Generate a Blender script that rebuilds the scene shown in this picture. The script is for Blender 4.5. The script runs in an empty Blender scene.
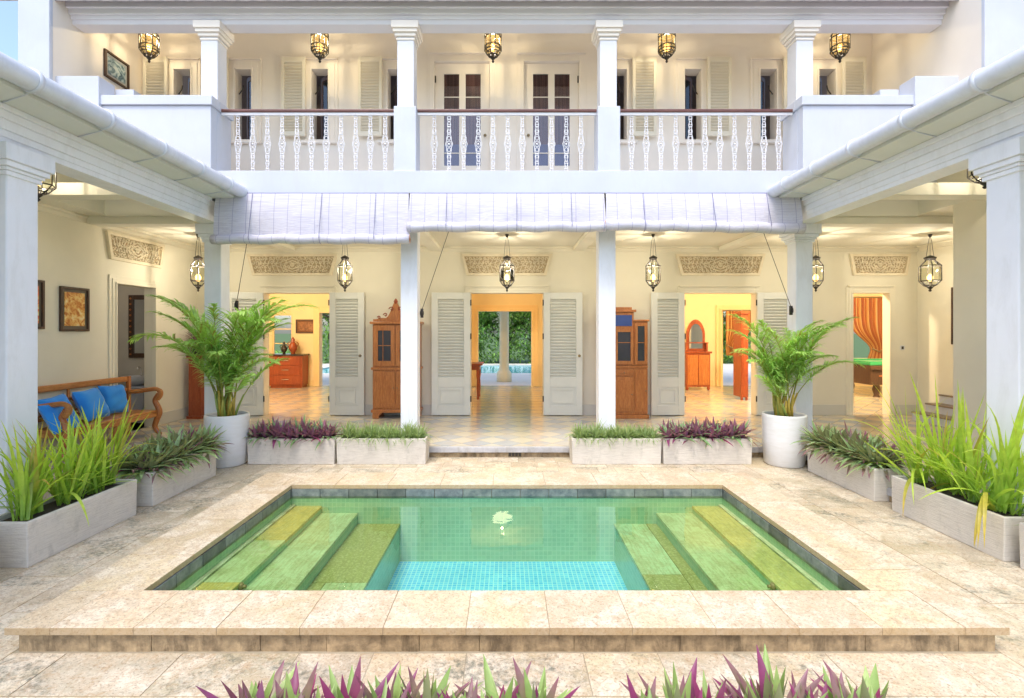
import bpy, math, random
from mathutils import Vector, Matrix
R = math.radians; PI = math.pi; sin = math.sin; cos = math.cos
random.seed(7)
scene = bpy.context.scene
COL = scene.collection

# ------------------------------------------------------------------ node helpers
class NT:
    def __init__(s, name):
        s.m = bpy.data.materials.new(name); s.m.use_nodes = True
        s.t = s.m.node_tree; s.t.nodes.clear()
        s.out = s.t.nodes.new('ShaderNodeOutputMaterial')
    def n(s, typ, **kw):
        nd = s.t.nodes.new('ShaderNode' + typ)
        for k, v in kw.items():
            if k in nd.inputs: s.set(nd.inputs[k], v)
            else: setattr(nd, k, v)
        return nd
    def set(s, sock, v):
        if hasattr(v, 'is_output') or isinstance(v, bpy.types.NodeSocket): s.t.links.new(v, sock)
        elif isinstance(v, (tuple, list)) and len(v) == 3 and sock.type == 'RGBA': sock.default_value = (*v, 1)
        else: sock.default_value = v
    def math(s, op, a, b=0.0, clamp=False):
        nd = s.t.nodes.new('ShaderNodeMath'); nd.operation = op; nd.use_clamp = clamp
        s.set(nd.inputs[0], a); s.set(nd.inputs[1], b); return nd.outputs[0]
    def mix(s, f, a, b, mode='MIX'):
        nd = s.t.nodes.new('ShaderNodeMix'); nd.data_type = 'RGBA'; nd.blend_type = mode
        s.set(nd.inputs[0], f); s.set(nd.inputs[6], a); s.set(nd.inputs[7], b); return nd.outputs[2]
    def ramp(s, f, pts):
        nd = s.t.nodes.new('ShaderNodeValToRGB'); s.set(nd.inputs[0], f)
        e = nd.color_ramp.elements
        while len(e) < len(pts): e.new(0.5)
        for i, (p, c) in enumerate(pts):
            e[i].position = p; e[i].color = (*c, 1) if isinstance(c, tuple) else (c, c, c, 1)
        return nd.outputs[0]
    def pos(s, scale=(1, 1, 1), rot=(0, 0, 0), obj=False):
        c = s.t.nodes.new('ShaderNodeTexCoord').outputs['Object'] if obj else s.t.nodes.new('ShaderNodeNewGeometry').outputs['Position']
        mp = s.t.nodes.new('ShaderNodeMapping'); mp.vector_type = 'POINT'
        mp.inputs['Scale'].default_value = scale; mp.inputs['Rotation'].default_value = rot
        s.t.links.new(c, mp.inputs['Vector']); return mp.outputs[0]
    def noise(s, vec, scale, detail=4, rough=.55, dist=0.0):
        nd = s.n('TexNoise', Scale=scale, Detail=detail, Roughness=rough, Distortion=dist)
        s.t.links.new(vec, nd.inputs['Vector']); return nd.outputs['Fac']
    def bump(s, h, strength=.3, dist=.01):
        nd = s.n('Bump', Strength=strength, Distance=dist); s.set(nd.inputs['Height'], h); return nd.outputs[0]
    def pbr(s, col, rough=.6, normal=None, metal=0.0, spec=.5, **kw):
        p = s.n('BsdfPrincipled'); s.set(p.inputs['Base Color'], col); s.set(p.inputs['Roughness'], rough)
        s.set(p.inputs['Metallic'], metal); s.set(p.inputs['Specular IOR Level'], spec)
        if normal is not None: s.set(p.inputs['Normal'], normal)
        for k, v in kw.items(): s.set(p.inputs[k], v)
        s.t.links.new(p.outputs[0], s.out.inputs['Surface']); return p
    def surf(s, sh): s.t.links.new(sh, s.out.inputs['Surface'])

def mul(c, k): return tuple(min(1, x * k) for x in c)

def m_paint(name, col, rough=.55, var=.10, bump=.12, scale=1.2, dirt=0.0, dirtcol=(.35, .33, .28)):
    t = NT(name); p = t.pos(); n1 = t.noise(p, scale, 5, .6); n2 = t.noise(p, 55, 3, .6)
    c = t.mix(t.ramp(n1, [(.3, 0.), (.7, 1.)]), mul(col, 1 - var), mul(col, 1 + var * .4))
    if dirt:
        d = t.ramp(t.noise(t.pos((3.2, 3.2, .8)), 2.2, 7, .7, .4), [(.49, 0.), (.64, dirt)])
        c = t.mix(d, c, dirtcol)
    t.pbr(c, rough, t.bump(t.math('ADD', n2, t.math('MULTIPLY', n1, .6)), bump, .006)); return t.m

def m_wood(name, c1, c2, rough=.35, scale=1.0, axis=2):
    t = NT(name); sc = [9, 9, 9]; sc[axis] = .9
    p = t.pos(tuple(x * scale for x in sc)); w = t.noise(p, 3.0, 6, .65, 1.2); f = t.noise(p, 16, 3, .6)
    c = t.mix(t.ramp(w, [(.32, 0.), (.66, 1.)]), c1, c2)
    c = t.mix(t.ramp(f, [(.35, .45), (.6, 0.)]), c, mul(c1, .5))
    t.pbr(c, rough, t.bump(f, .15, .003)); return t.m

def attr(t): return t.n('Attribute', attribute_name='tint').outputs['Color']

def m_stone(name, base, rough=.45, pits=.6, moss=0.0, bumps=.5):
    """travertine: the tint attribute carries each slab's own tone"""
    t = NT(name); a = attr(t)
    vo = t.n('VectorMath', operation='MULTIPLY_ADD'); t.t.links.new(a, vo.inputs[0]); vo.inputs[1].default_value = (37, 53, 0); t.t.links.new(t.n('NewGeometry').outputs['Position'], vo.inputs[2]); p = vo.outputs[0]
    n1 = t.noise(p, 2.6, 8, .68, .6); n2 = t.noise(p, 16, 8, .72, 1.0); n3 = t.noise(p, 62, 3, .75)
    n4 = t.noise(p, 7, 6, .7, 2.2); n5 = t.noise(p, 34, 6, .75, 1.2)
    c = t.mix(1.0, base, a, 'MULTIPLY')
    c = t.mix(t.ramp(n1, [(.44, 0.), (.58, .8)]), c, (.76, .69, .57))
    c = t.mix(t.ramp(n4, [(.46, 0.), (.58, .55)]), c, (.52, .41, .28))
    c = t.mix(t.ramp(n2, [(.52, 0.), (.60, .55)]), c, (.46, .31, .18))
    c = t.mix(t.ramp(n5, [(.53, 0.), (.62, .5)]), c, (.78, .72, .62))
    c = t.mix(t.ramp(n3, [(.55, 0.), (.62, pits)]), c, (.17, .11, .07))
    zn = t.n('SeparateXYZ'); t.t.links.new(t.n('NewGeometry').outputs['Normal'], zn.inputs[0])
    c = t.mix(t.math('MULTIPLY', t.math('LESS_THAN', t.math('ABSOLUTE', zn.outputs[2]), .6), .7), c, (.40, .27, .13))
    if moss:
        g = t.ramp(t.noise(t.pos((1.0, 1.6, 1)), 1.5, 9, .75, .5), [(.50, 0.), (.60, moss)])
        g2 = t.math('MULTIPLY', g, t.ramp(t.noise(p, 30, 5, .7), [(.40, 0.), (.62, 1.)]))
        c = t.mix(g2, c, (.13, .14, .11))
    h = t.math('ADD', t.math('MULTIPLY', n2, .7), n3)
    t.pbr(c, t.ramp(n1, [(.3, rough - .1), (.7, rough + .2)]), t.bump(h, bumps, .004)); return t.m

def gridfac(t, vec, size, mortar=.1):
    b = t.n('TexBrick', offset=0.0, squash=1.0); t.t.links.new(vec, b.inputs['Vector'])
    b.inputs['Scale'].default_value = 1.0; b.inputs['Brick Width'].default_value = size; b.inputs['Row Height'].default_value = size
    b.inputs['Mortar Size'].default_value = size * mortar; b.inputs['Mortar Smooth'].default_value = .2
    b.inputs['Color1'].default_value = (0, 0, 0, 1); b.inputs['Color2'].default_value = (1, 1, 1, 1); b.inputs['Bias'].default_value = 0
    return b

def m_mosaic(name, c1, c2, grout, wall=False, size=.05):
    t = NT(name)
    if wall:
        s = t.n('SeparateXYZ'); t.t.links.new(t.n('NewGeometry').outputs['Position'], s.inputs[0])
        cb = t.n('CombineXYZ'); t.set(cb.inputs[0], t.math('ADD', s.outputs[0], s.outputs[1])); t.set(cb.inputs[1], s.outputs[2]); v = cb.outputs[0]
    else: v = t.pos()
    b = gridfac(t, v, size)
    c = t.mix(b.outputs['Color'], c1, c2); c = t.mix(b.outputs['Fac'], c, grout)
    c = t.mix(t.ramp(t.noise(t.pos(), 3, 4), [(.35, 0.), (.7, .25)]), c, mul(c1, .7))
    t.pbr(c, .25); return t.m

def m_marble():
    t = NT('polished marble paving'); v = t.pos((1, 1, 1), (0, 0, R(45)))
    ck = t.n('TexChecker', Scale=1 / .335); t.t.links.new(v, ck.inputs['Vector'])
    b = gridfac(t, v, .335, .012); n = t.noise(t.pos(), 5, 7, .65, 1.5)
    ca = t.mix(n, (.68, .62, .50), (.58, .52, .40)); cb_ = t.mix(n, (.36, .39, .42), (.52, .53, .52))
    c = t.mix(ck.outputs['Fac'], ca, cb_)
    rnd = t.noise(t.pos(), 1.1, 2); c = t.mix(t.ramp(rnd, [(.45, 0.), (.6, .5)]), c, (.66, .56, .40))
    c = t.mix(b.outputs['Fac'], c, (.3, .26, .2))
    t.pbr(c, t.ramp(n, [(.3, .10), (.8, .26)]), t.bump(t.noise(t.pos(), 3, 2), .05, .004)); return t.m

def m_leaf(name, rough=.42, back=None, transl=.28, stripe=0.0):
    t = NT(name); a = attr(t); n = t.noise(t.pos(), 14, 4, .6)
    c = t.mix(t.ramp(n, [(.3, 0.), (.75, .35)]), a, (.02, .05, .012))
    if back: c = t.mix(t.n('NewGeometry').outputs['Backfacing'], c, back)
    p = t.n('BsdfPrincipled'); t.set(p.inputs['Base Color'], c); p.inputs['Roughness'].default_value = rough
    tr = t.n('BsdfTranslucent'); t.set(tr.inputs[0], t.mix(1.0, c, (1.3, 1.3, .7), 'MULTIPLY'))
    mx = t.n('MixShader', Fac=transl); t.t.links.new(p.outputs[0], mx.inputs[1]); t.t.links.new(tr.outputs[0], mx.inputs[2])
    t.surf(mx.outputs[0]); return t.m

def m_glass(name, tint=(.9, .95, .93), rough=.02, clear=.85, ior=1.5):
    t = NT(name); tr = t.n('BsdfTransparent'); t.set(tr.inputs[0], tint); g = t.n('BsdfGlossy', Roughness=rough)
    f = t.n('Fresnel', IOR=ior); mx = t.n('MixShader'); t.set(mx.inputs[0], t.math('ADD', f.outputs[0], 1 - clear, True))
    t.t.links.new(tr.outputs[0], mx.inputs[1]); t.t.links.new(g.outputs[0], mx.inputs[2]); t.surf(mx.outputs[0]); return t.m

def m_emit(name, col, s):
    t = NT(name); e = t.n('Emission', Strength=s); t.set(e.inputs[0], col); t.surf(e.outputs[0]); return t.m

# ------------------------------------------------------------------ mesh builder
class MB:
    def __init__(s): s.v = []; s.f = []; s.c = []; s.sm = []; s.cur = (1, 1, 1); s.smooth = False
    def add(s, vs, fs):
        o = len(s.v); s.v += [tuple(p) for p in vs]; s.c += [s.cur] * len(vs)
        s.f += [tuple(o + i for i in f) for f in fs]; s.sm += [s.smooth] * len(fs); return o
    def box(s, x0, x1, y0, y1, z0, z1, M=None):
        vs = [Vector((x, y, z)) for z in (z0, z1) for y in (y0, y1) for x in (x0, x1)]
        if M: vs = [M @ p for p in vs]
        s.add(vs, [(0, 2, 3, 1), (4, 5, 7, 6), (0, 1, 5, 4), (2, 6, 7, 3), (0, 4, 6, 2), (1, 3, 7, 5)]); return s
    def cyl(s, c, r0, r1, z0, z1, n=16, cap=True, M=None):
        vs = []; 
        for z, r in ((z0, r0), (z1, r1)):
            for i in range(n): a = 2 * PI * i / n; vs.append(Vector((c[0] + r * cos(a), c[1] + r * sin(a), z)))
        if M: vs = [M @ p for p in vs]
        fs = [(i, (i + 1) % n, n + (i + 1) % n, n + i) for i in range(n)]
        if cap: fs += [tuple(range(n - 1, -1, -1)), tuple(range(n, 2 * n))]
        s.add(vs, fs); return s
    def lathe(s, prof, c=(0, 0, 0), n=24, M=None, ph=0.0):
        vs = []
        for r, z in prof:
            for i in range(n): a = 2 * PI * i / n + ph; vs.append(Vector((c[0] + r * cos(a), c[1] + r * sin(a), c[2] + z)))
        if M: vs = [M @ p for p in vs]
        fs = []
        for k in range(len(prof) - 1):
            for i in range(n):
                j = (i + 1) % n; fs.append((k * n + i, k * n + j, (k + 1) * n + j, (k + 1) * n + i))
        s.add(vs, fs); return s
    def tube(s, pts, r, n=6, closed=False, cap=True):
        pts = [Vector(p) for p in pts]; m = len(pts); vs = []; rr = r if isinstance(r, (list, tuple)) else [r] * m
        up = None
        for i, p in enumerate(pts):
            a = pts[(i - 1) % m] if (i > 0 or closed) else p; b = pts[(i + 1) % m] if (i < m - 1 or closed) else p
            d = (b - a); d = d.normalized() if d.length > 1e-9 else Vector((0, 0, 1))
            if up is None: up = d.orthogonal().normalized()
            u = (up - d * up.dot(d)); u = u.normalized() if u.length > 1e-6 else d.orthogonal().normalized(); up = u; w = d.cross(u)
            for k in range(n): t = 2 * PI * k / n; vs.append(p + (u * cos(t) + w * sin(t)) * rr[i])
        fs = []
        for i in range(m if closed else m - 1):
            j = (i + 1) % m
            for k in range(n): l = (k + 1) % n; fs.append((i * n + k, i * n + l, j * n + l, j * n + k))
        if cap and not closed: fs += [tuple(range(n - 1, -1, -1)), tuple((m - 1) * n + k for k in range(n))]
        s.add(vs, fs); return s
    def prism(s, pts, y0, y1):   # polygon in XZ extruded along Y
        n = len(pts); vs = [(x, y0, z) for x, z in pts] + [(x, y1, z) for x, z in pts]
        s.add(vs, [tuple(range(n)), tuple(range(2 * n - 1, n - 1, -1))] + [(i, n + i, n + (i + 1) % n, (i + 1) % n) for i in range(n)]); return s
    def sweepY(s, pts, y0, y1): return s.prism(pts, y0, y1)
    def sweepX(s, pts, x0, x1):  # polygon in YZ extruded along X
        n = len(pts); vs = [(x0, y, z) for y, z in pts] + [(x1, y, z) for y, z in pts]
        s.add(vs, [tuple(range(n - 1, -1, -1)), tuple(range(n, 2 * n))] + [(i, (i + 1) % n, n + (i + 1) % n, n + i) for i in range(n)]); return s
    def blade(s, p, d, L, w, droop=.6, segs=5, fold=.25, prof=None, c0=None, c1=None):
        p = Vector(p); d = Vector(d).normalized(); side = Vector((0, 0, 1)).cross(d)
        side = side.normalized() if side.length > .05 else Vector((1, 0, 0)).cross(d).normalized()
        base = len(s.v); vs = []; cs = []
        for i in range(segs + 1):
            t = i / segs; ww = w * (prof(t) if prof else min(1, .55 + t * 1.2) * (1 - t) ** .55 + .0001) * .5
            up = d.cross(side).normalized()
            vs += [p + side * ww + up * ww * fold, p.copy(), p - side * ww + up * ww * fold]
            c = s.cur if c0 is None else tuple(c0[k] * (1 - t) + c1[k] * t for k in range(3)); cs += [c] * 3
            p = p + d * (L / segs); d = (d + Vector((0, 0, -droop / segs))).normalized()
            sd = side - d * side.dot(d); side = sd.normalized()
        s.v += [tuple(q) for q in vs]; s.c += cs
        for i in range(segs):
            a = base + 3 * i
            s.f += [(a + 1, a + 4, a + 3, a), (a + 2, a + 5, a + 4, a + 1)]; s.sm += [True] * 2
    def wall(s, axis, t0, t1, u0, u1, z0, z1, holes=()):
        """slab with rectangular openings; axis 'y': faces along Y (u = X); axis 'x': faces along X (u = Y)"""
        us = sorted(set([u0, u1] + [h[0] for h in holes] + [h[1] for h in holes])); zs = sorted(set([z0, z1] + [h[2] for h in holes] + [h[3] for h in holes]))
        us = [u for u in us if u0 <= u <= u1]; zs = [z for z in zs if z0 <= z <= z1]
        def P(u, t, z): return (u, t, z) if axis == 'y' else (t, u, z)
        def hole(i, j):
            if i < 0 or j < 0 or i >= len(us) - 1 or j >= len(zs) - 1: return True
            cu = (us[i] + us[i + 1]) / 2; cz = (zs[j] + zs[j + 1]) / 2
            return any(h[0] < cu < h[1] and h[2] < cz < h[3] for h in holes)
        for i in range(len(us) - 1):
            for j in range(len(zs) - 1):
                if hole(i, j): continue
                a, b, c, d = us[i], us[i + 1], zs[j], zs[j + 1]
                s.add([P(a, t0, c), P(b, t0, c), P(b, t0, d), P(a, t0, d)], [(0, 1, 2, 3)]); s.add([P(a, t1, c), P(b, t1, c), P(b, t1, d), P(a, t1, d)], [(3, 2, 1, 0)])
                if hole(i - 1, j): s.add([P(a, t0, c), P(a, t1, c), P(a, t1, d), P(a, t0, d)], [(3, 2, 1, 0)])
                if hole(i + 1, j): s.add([P(b, t0, c), P(b, t1, c), P(b, t1, d), P(b, t0, d)], [(0, 1, 2, 3)])
                if hole(i, j - 1): s.add([P(a, t0, c), P(b, t0, c), P(b, t1, c), P(a, t1, c)], [(3, 2, 1, 0)])
                if hole(i, j + 1): s.add([P(a, t0, d), P(b, t0, d), P(b, t1, d), P(a, t1, d)], [(0, 1, 2, 3)])
        return s
    def mesh(s, name, mat):
        me = bpy.data.meshes.new(name); me.from_pydata(s.v, [], s.f)
        ca = me.color_attributes.new('tint', 'FLOAT_COLOR', 'POINT')
        ca.data.foreach_set('color', [x for c in s.c for x in (*c, 1.0)])
        me.polygons.foreach_set('use_smooth', s.sm); me.materials.append(mat); me.update(); return me
    def build(s, name, mat, parent=None, loc=None, bevel=0.0, rot=None):
        o = bpy.data.objects.new(name, s.mesh(name, mat)); COL.objects.link(o)
        if parent: o.parent = parent
        if loc: o.location = loc
        if rot: o.rotation_euler = rot
        if bevel:
            b = o.modifiers.new('soft edges', 'BEVEL'); b.width = bevel; b.segments = 2; b.limit_method = 'ANGLE'; b.angle_limit = R(40)
        return o

def tag(o, label, cat, group=None):
    o['label'] = label; o['category'] = cat
    if group: o['group'] = group
    return o
def thing(name, label, cat, loc=(0, 0, 0), rz=0.0, group=None):
    o = bpy.data.objects.new(name, None); COL.objects.link(o); o.location = loc; o.rotation_euler = (0, 0, rz); o.empty_display_size = .1
    return tag(o, label, cat, group)
def struct(o): o['kind'] = 'structure'; return o
def kids(o): return [c for c in bpy.data.objects if c.parent == o]
def copy_tree(o, parent=None):
    c = o.copy(); COL.objects.link(c); c.parent = parent
    for ch in kids(o): copy_tree(ch, c)
    return c
def tint(k, w=.12):
    g = k * random.uniform(1 - w, 1 + w); return (g * random.uniform(.97, 1.03), g, g * random.uniform(.92, 1.04))

# ------------------------------------------------------------------ materials
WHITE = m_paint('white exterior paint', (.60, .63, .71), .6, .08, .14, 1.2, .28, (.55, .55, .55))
COLW = m_paint('white paint lightened against shade', (.84, .86, .92), .55, .06, .10, 1.2, .22, (.60, .60, .60))  # the exterior white with a lighter colour, to offset the shade of the eaves
TRIM = m_paint('white trim paint', (.70, .71, .75), .45, .05, .06, 2)
CREAM = m_paint('cream plaster', (.80, .745, .61), .7, .06, .14, 1.0)
CREAM2 = m_paint('peach cream plaster', (.86, .79, .70), .7, .05, .14, 1.0)
CREAMTRIM = m_paint('cream trim paint', (.80, .74, .60), .5, .04, .05)
SHUT = m_paint('pale shutter paint', (.74, .735, .68), .45, .05, .06, 3)
GOLD = m_paint('golden interior plaster', (.86, .72, .44), .7, .06, .1)
CEIL = m_paint('cream ceiling paint', (.82, .78, .66), .7, .04, .06)
SOFF = m_paint('soffit board paint', (.74, .76, .72), .6, .06, .08)
GUT = m_paint('gutter enamel', (.68, .71, .78), .35, .08, .05, 4, .25, (.5, .5, .52))
PLANTER = None
def m_planter():
    t = NT('grooved cast concrete'); p = t.pos(); n = t.noise(p, 3, 6, .65)
    w = t.noise(t.pos((4, 4, 45)), 2.0, 4, .6, .3); c = t.mix(t.ramp(n, [(.3, 0.), (.7, 1.)]), (.62, .58, .52), (.74, .70, .63))
    c = t.mix(t.ramp(t.noise(t.pos((2, 2, 1)), 5, 7, .7), [(.55, 0.), (.75, .5)]), c, (.34, .33, .29))
    c = t.mix(t.ramp(w, [(.40, .25), (.5, 0.)]), c, (.42, .38, .34))
    t.pbr(c, .75, t.bump(t.math('ADD', w, t.math('MULTIPLY', t.noise(p, 60, 3), .3)), .55, .012)); return t.m
PLANTER = m_planter()
def m_pot():
    t = NT('white glazed pot'); p = t.pos(); n = t.noise(t.pos((2, 2, 9)), 2.4, 6, .65, .4)
    c = t.mix(t.ramp(n, [(.42, 0.), (.75, .35)]), (.76, .77, .78), (.60, .58, .52)); t.pbr(c, .4, t.bump(n, .05, .004)); return t.m
POT = m_pot()
SOIL = m_paint('dark potting soil', (.06, .045, .03), .95, .3, .8, 20)
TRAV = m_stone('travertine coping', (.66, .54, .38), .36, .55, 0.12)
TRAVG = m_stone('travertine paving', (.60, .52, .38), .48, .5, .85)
RISER = m_paint('rough brown travertine riser', (.46, .34, .20), .8, .5, 1.0, 14, .75, (.10, .07, .04))
GROUT = m_paint('sandy grout', (.42, .37, .28), .9, .2, .3, 6)
SLATE = m_stone('dark slate waterline tile', (.12, .14, .14), .35, .2, 0.0)
def m_slate():
    t = NT('dark slate tile'); n = t.noise(t.pos(), 9, 7, .7); a = attr(t)
    c = t.mix(1.0, t.mix(t.ramp(n, [(.35, 0.), (.75, 1.)]), (.075, .095, .10), (.24, .26, .24)), a, 'MULTIPLY'); t.pbr(c, .4, t.bump(n, .3, .004)); return t.m
SLATE = m_slate()
def m_bench():
    t = NT('submerged green sandstone'); a = attr(t); n = t.noise(t.pos(), 5, 6, .7, .5); g = t.noise(t.pos((14, 1.2, 1)), 4, 5, .6)
    c = t.mix(t.ramp(n, [(.40, .5), (.58, 0.)]), a, (.24, .27, .10)); c = t.mix(t.ramp(g, [(.48, 0.), (.60, .45)]), c, (.20, .21, .08)); c = t.mix(t.ramp(t.noise(t.pos(), 45, 5, .7), [(.5, 0.), (.62, .4)]), c, (.62, .66, .46)); t.pbr(c, .5); return t.m
BENCHM = m_bench()
MOSW = m_mosaic('green pool wall mosaic', (.28, .50, .36), (.34, .57, .40), (.40, .60, .44), True)
MOSF = m_mosaic('blue pool floor mosaic', (.06, .46, .92), (.14, .60, .98), (.40, .78, .95), False, .047)
MARBLE = m_marble()
DARKMET = m_paint('dark bronze metal', (.035, .028, .022), .4, .2, .1, 9)
BRASS = m_paint('aged brass', (.25, .19, .10), .35, .2, .05, 9)
RAILW = m_wood('dark red hardwood', (.10, .035, .03), (.20, .08, .06), .35, 1, 0)
IRON = m_paint('white cast iron paint', (.84, .83, .86), .4, .04, .05)
TEAK = m_wood('orange teak', (.40, .12, .03), (.60, .24, .07), .3)
TEAKY = m_wood('orange teak lengthwise', (.46, .16, .04), (.64, .28, .08), .35, 1, 1)
TEAKX = m_wood('orange teak crosswise', (.46, .16, .04), (.64, .28, .08), .35, 1, 0)
MAHOG = m_wood('red mahogany', (.26, .045, .015), (.40, .10, .035), .28)
DARKW = m_wood('dark brown wood', (.05, .025, .015), (.11, .055, .03), .4)
BLUE = None
def m_fabric(name, c, c2):
    t = NT(name); n = t.noise(t.pos(), 4, 5, .6); f = t.noise(t.pos(), 260, 2, .5)
    t.pbr(t.mix(n, c, c2), .8, t.bump(f, .4, .002), **{'Sheen Weight': .3}); return t.m
BLUE = m_fabric('bright blue cotton', (.01, .20, .80), (.03, .36, .92))
GLASS = m_glass('clear lantern glass', (.93, .94, .86), .05, 1.0, 1.22)
PANE = m_glass('window glass', (.80, .78, .82), .02, .97)
LAMP = m_emit('lit bulb', (1.0, .58, .20), 6)
LAMP2 = m_emit('lit bulb of the upper lanterns', (1.0, .52, .14), 6)
def m_amber():
    t = NT('amber frosted glass'); tr = t.n('BsdfTransparent'); t.set(tr.inputs[0], (.88, .82, .62)); tl = t.n('BsdfTranslucent'); t.set(tl.inputs[0], (1, .62, .18))
    mx = t.n('MixShader', Fac=.02); t.t.links.new(tr.outputs[0], mx.inputs[1]); t.t.links.new(tl.outputs[0], mx.inputs[2]); t.surf(mx.outputs[0]); return t.m
AMBER = m_amber()
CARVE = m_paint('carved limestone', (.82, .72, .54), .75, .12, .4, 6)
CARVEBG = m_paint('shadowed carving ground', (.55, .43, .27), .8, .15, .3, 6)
PALM = m_leaf('palm leaf', .4, None, .35); RHOEO = m_leaf('rosette leaf', .38, (.32, .13, .25)); RHOEOG = m_leaf('green rosette leaf', .38, (.30, .33, .18)); GRASSL = m_leaf('strap leaf', .4, None, .4); TREEL = m_leaf('tree leaf', .5, None, .25)
STEM = m_leaf('plant stem', .5, None, .05)
BARK = m_paint('grey brown bark', (.16, .12, .08), .9, .3, .8, 8)
def m_blind():
    t = NT('bleached bamboo blind'); o = t.pos(); s = t.n('SeparateXYZ'); t.t.links.new(o, s.inputs[0])
    ln = t.noise(t.pos((.6, 60, 60)), 3.0, 3, .6); w = t.noise(t.pos((30, 8, 8)), 2.0, 3)
    c = t.mix(t.ramp(ln, [(.35, 0.), (.65, 1.)]), (.50, .48, .58), (.70, .69, .76)); c = t.mix(t.ramp(w, [(.5, 0.), (.8, .3)]), c, (.60, .52, .46))
    fr = t.math('FRACT', t.math('MULTIPLY', s.outputs[0], 5.0)); th = t.math('LESS_THAN', fr, .035); c = t.mix(th, c, (.34, .32, .48))
    t.pbr(c, .7, t.bump(ln, .6, .006)); return t.m
BLIND = m_blind()
def m_curtain(name, a, b, c3, sc):
    t = NT(name); s = t.n('SeparateXYZ'); t.t.links.new(t.n('TexCoord').outputs['UV'], s.inputs[0]); at = attr(t)
    t.pbr(at, .8, t.bump(t.noise(t.pos(), 200, 2), .3, .002)); return t.m
CURT = m_curtain('striped curtain cloth', 0, 0, 0, 0)
def m_picture(name, seed, cols):
    t = NT(name); n = t.noise(t.pos((1, 1, 1), (seed, seed * .7, seed * 1.3)), 9, 5, .65, 1.5)
    t.pbr(t.ramp(n, [(.28, cols[0]), (.45, cols[1]), (.56, cols[2]), (.72, cols[3])]), .3); return t.m
def m_water(name, tintc, bs=.05, sc=4.0):
    t = NT(name); tr = t.n('BsdfTransparent'); t.set(tr.inputs[0], tintc)
    nb = t.bump(t.noise(t.pos(), sc, 3, .5), bs, .02); g = t.n('BsdfGlossy', Roughness=.015); t.set(g.inputs['Normal'], nb); g.inputs[0].default_value = (.95, 1, .97, 1)
    f = t.n('Fresnel', IOR=1.33); t.set(f.inputs['Normal'], nb); mx = t.n('MixShader'); t.set(mx.inputs[0], f.outputs[0])
    t.t.links.new(tr.outputs[0], mx.inputs[1]); t.t.links.new(g.outputs[0], mx.inputs[2]); t.surf(mx.outputs[0]); return t.m
WATER = m_water('pool water', (.86, .96, .78), .10, 2.6)
def m_grass():
    t = NT('lawn'); n = t.noise(t.pos(), 2, 6); t.pbr(t.mix(n, (.05, .10, .02), (.09, .15, .035)), .9); return t.m
LAWN = m_grass()
def m_rooftile():
    t = NT('weathered roof tile'); n = t.noise(t.pos(), 6, 6, .7); t.pbr(t.mix(n, (.18, .15, .14), (.40, .36, .35)), .8, t.bump(n, .4, .01)); return t.m
ROOF = m_rooftile()
# ================================================================== SETTING: ground, paving, pool
G = -.16; EYE = 1.74
PX = 2.45; PY0, PY1 = 3.37, 5.69; WZ = -.126
HX0, HX1, HY0, HY1 = -3.3, 3.3, 2.6, 6.5
b = MB()
for x0, x1, y0, y1 in ((-400, HX0, -200, 600), (HX1, 400, -200, 600), (HX0, HX1, -200, HY0), (HX0, HX1, HY1, 600)):
    b.add([(x0, y0, -.3), (x1, y0, -.3), (x1, y1, -.3), (x0, y1, -.3)], [(0, 1, 2, 3)])
struct(b.build('lawn_ground', LAWN))
def tiles(b, x0, x1, y0, y1, tx, ty, z, th=.03, gap=.004, along='x', tn=(.94, .22), off=None):
    if along == 'x': a0, a1, c0, c1, ta, tc = x0, x1, y0, y1, tx, ty
    else: a0, a1, c0, c1, ta, tc = y0, y1, x0, x1, ty, tx
    n = max(1, round((c1 - c0) / tc)); tc = (c1 - c0) / n
    for r in range(n):
        a = a0 - (random.uniform(.1, .9) * ta if off is None else off)
        while a < a1 - 1e-6:
            L = ta * random.choice((1, 1, .8, 1.25)) if off is None else ta
            p, q = max(a0, a), min(a1, a + L); a += L
            if q - p < .03: continue
            b.cur = tint(*tn); u0, u1 = c0 + r * tc + gap / 2, c0 + (r + 1) * tc - gap / 2; dz = random.uniform(-.0015, .0015)
            if along == 'x': b.box(p + gap / 2, q - gap / 2, u0, u1, z - th, z + dz)
            else: b.box(u0, u1, p + gap / 2, q - gap / 2, z - th, z + dz)
b = MB()
tiles(b, -4.29, -2.93, 2.0, 7.55, .42, .62, G, along='y'); tiles(b, 2.93, 4.29, 2.0, 7.55, .42, .62, G, along='y')
tiles(b, -2.93, 2.93, 1.2, 2.96, .55, .33, G, gap=.004); tiles(b, -2.93, 2.93, 6.17, 7.58, .30, .30, G)
tiles(b, -6.4, -4.29, .6, 2.0, .6, .4, G); tiles(b, 4.29, 6.4, .6, 2.0, .6, .4, G)
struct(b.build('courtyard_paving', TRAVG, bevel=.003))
b = MB()
for r in ((-6.5, -2.9, -3, 7.62), (2.9, 6.5, -3, 7.62), (-2.9, 2.9, -3, 2.98), (-2.9, 2.9, 6.15, 7.62)): b.box(r[0], r[1], r[2], r[3], G - .2, G - .0035)
struct(b.build('paving_bed', GROUT))
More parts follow.
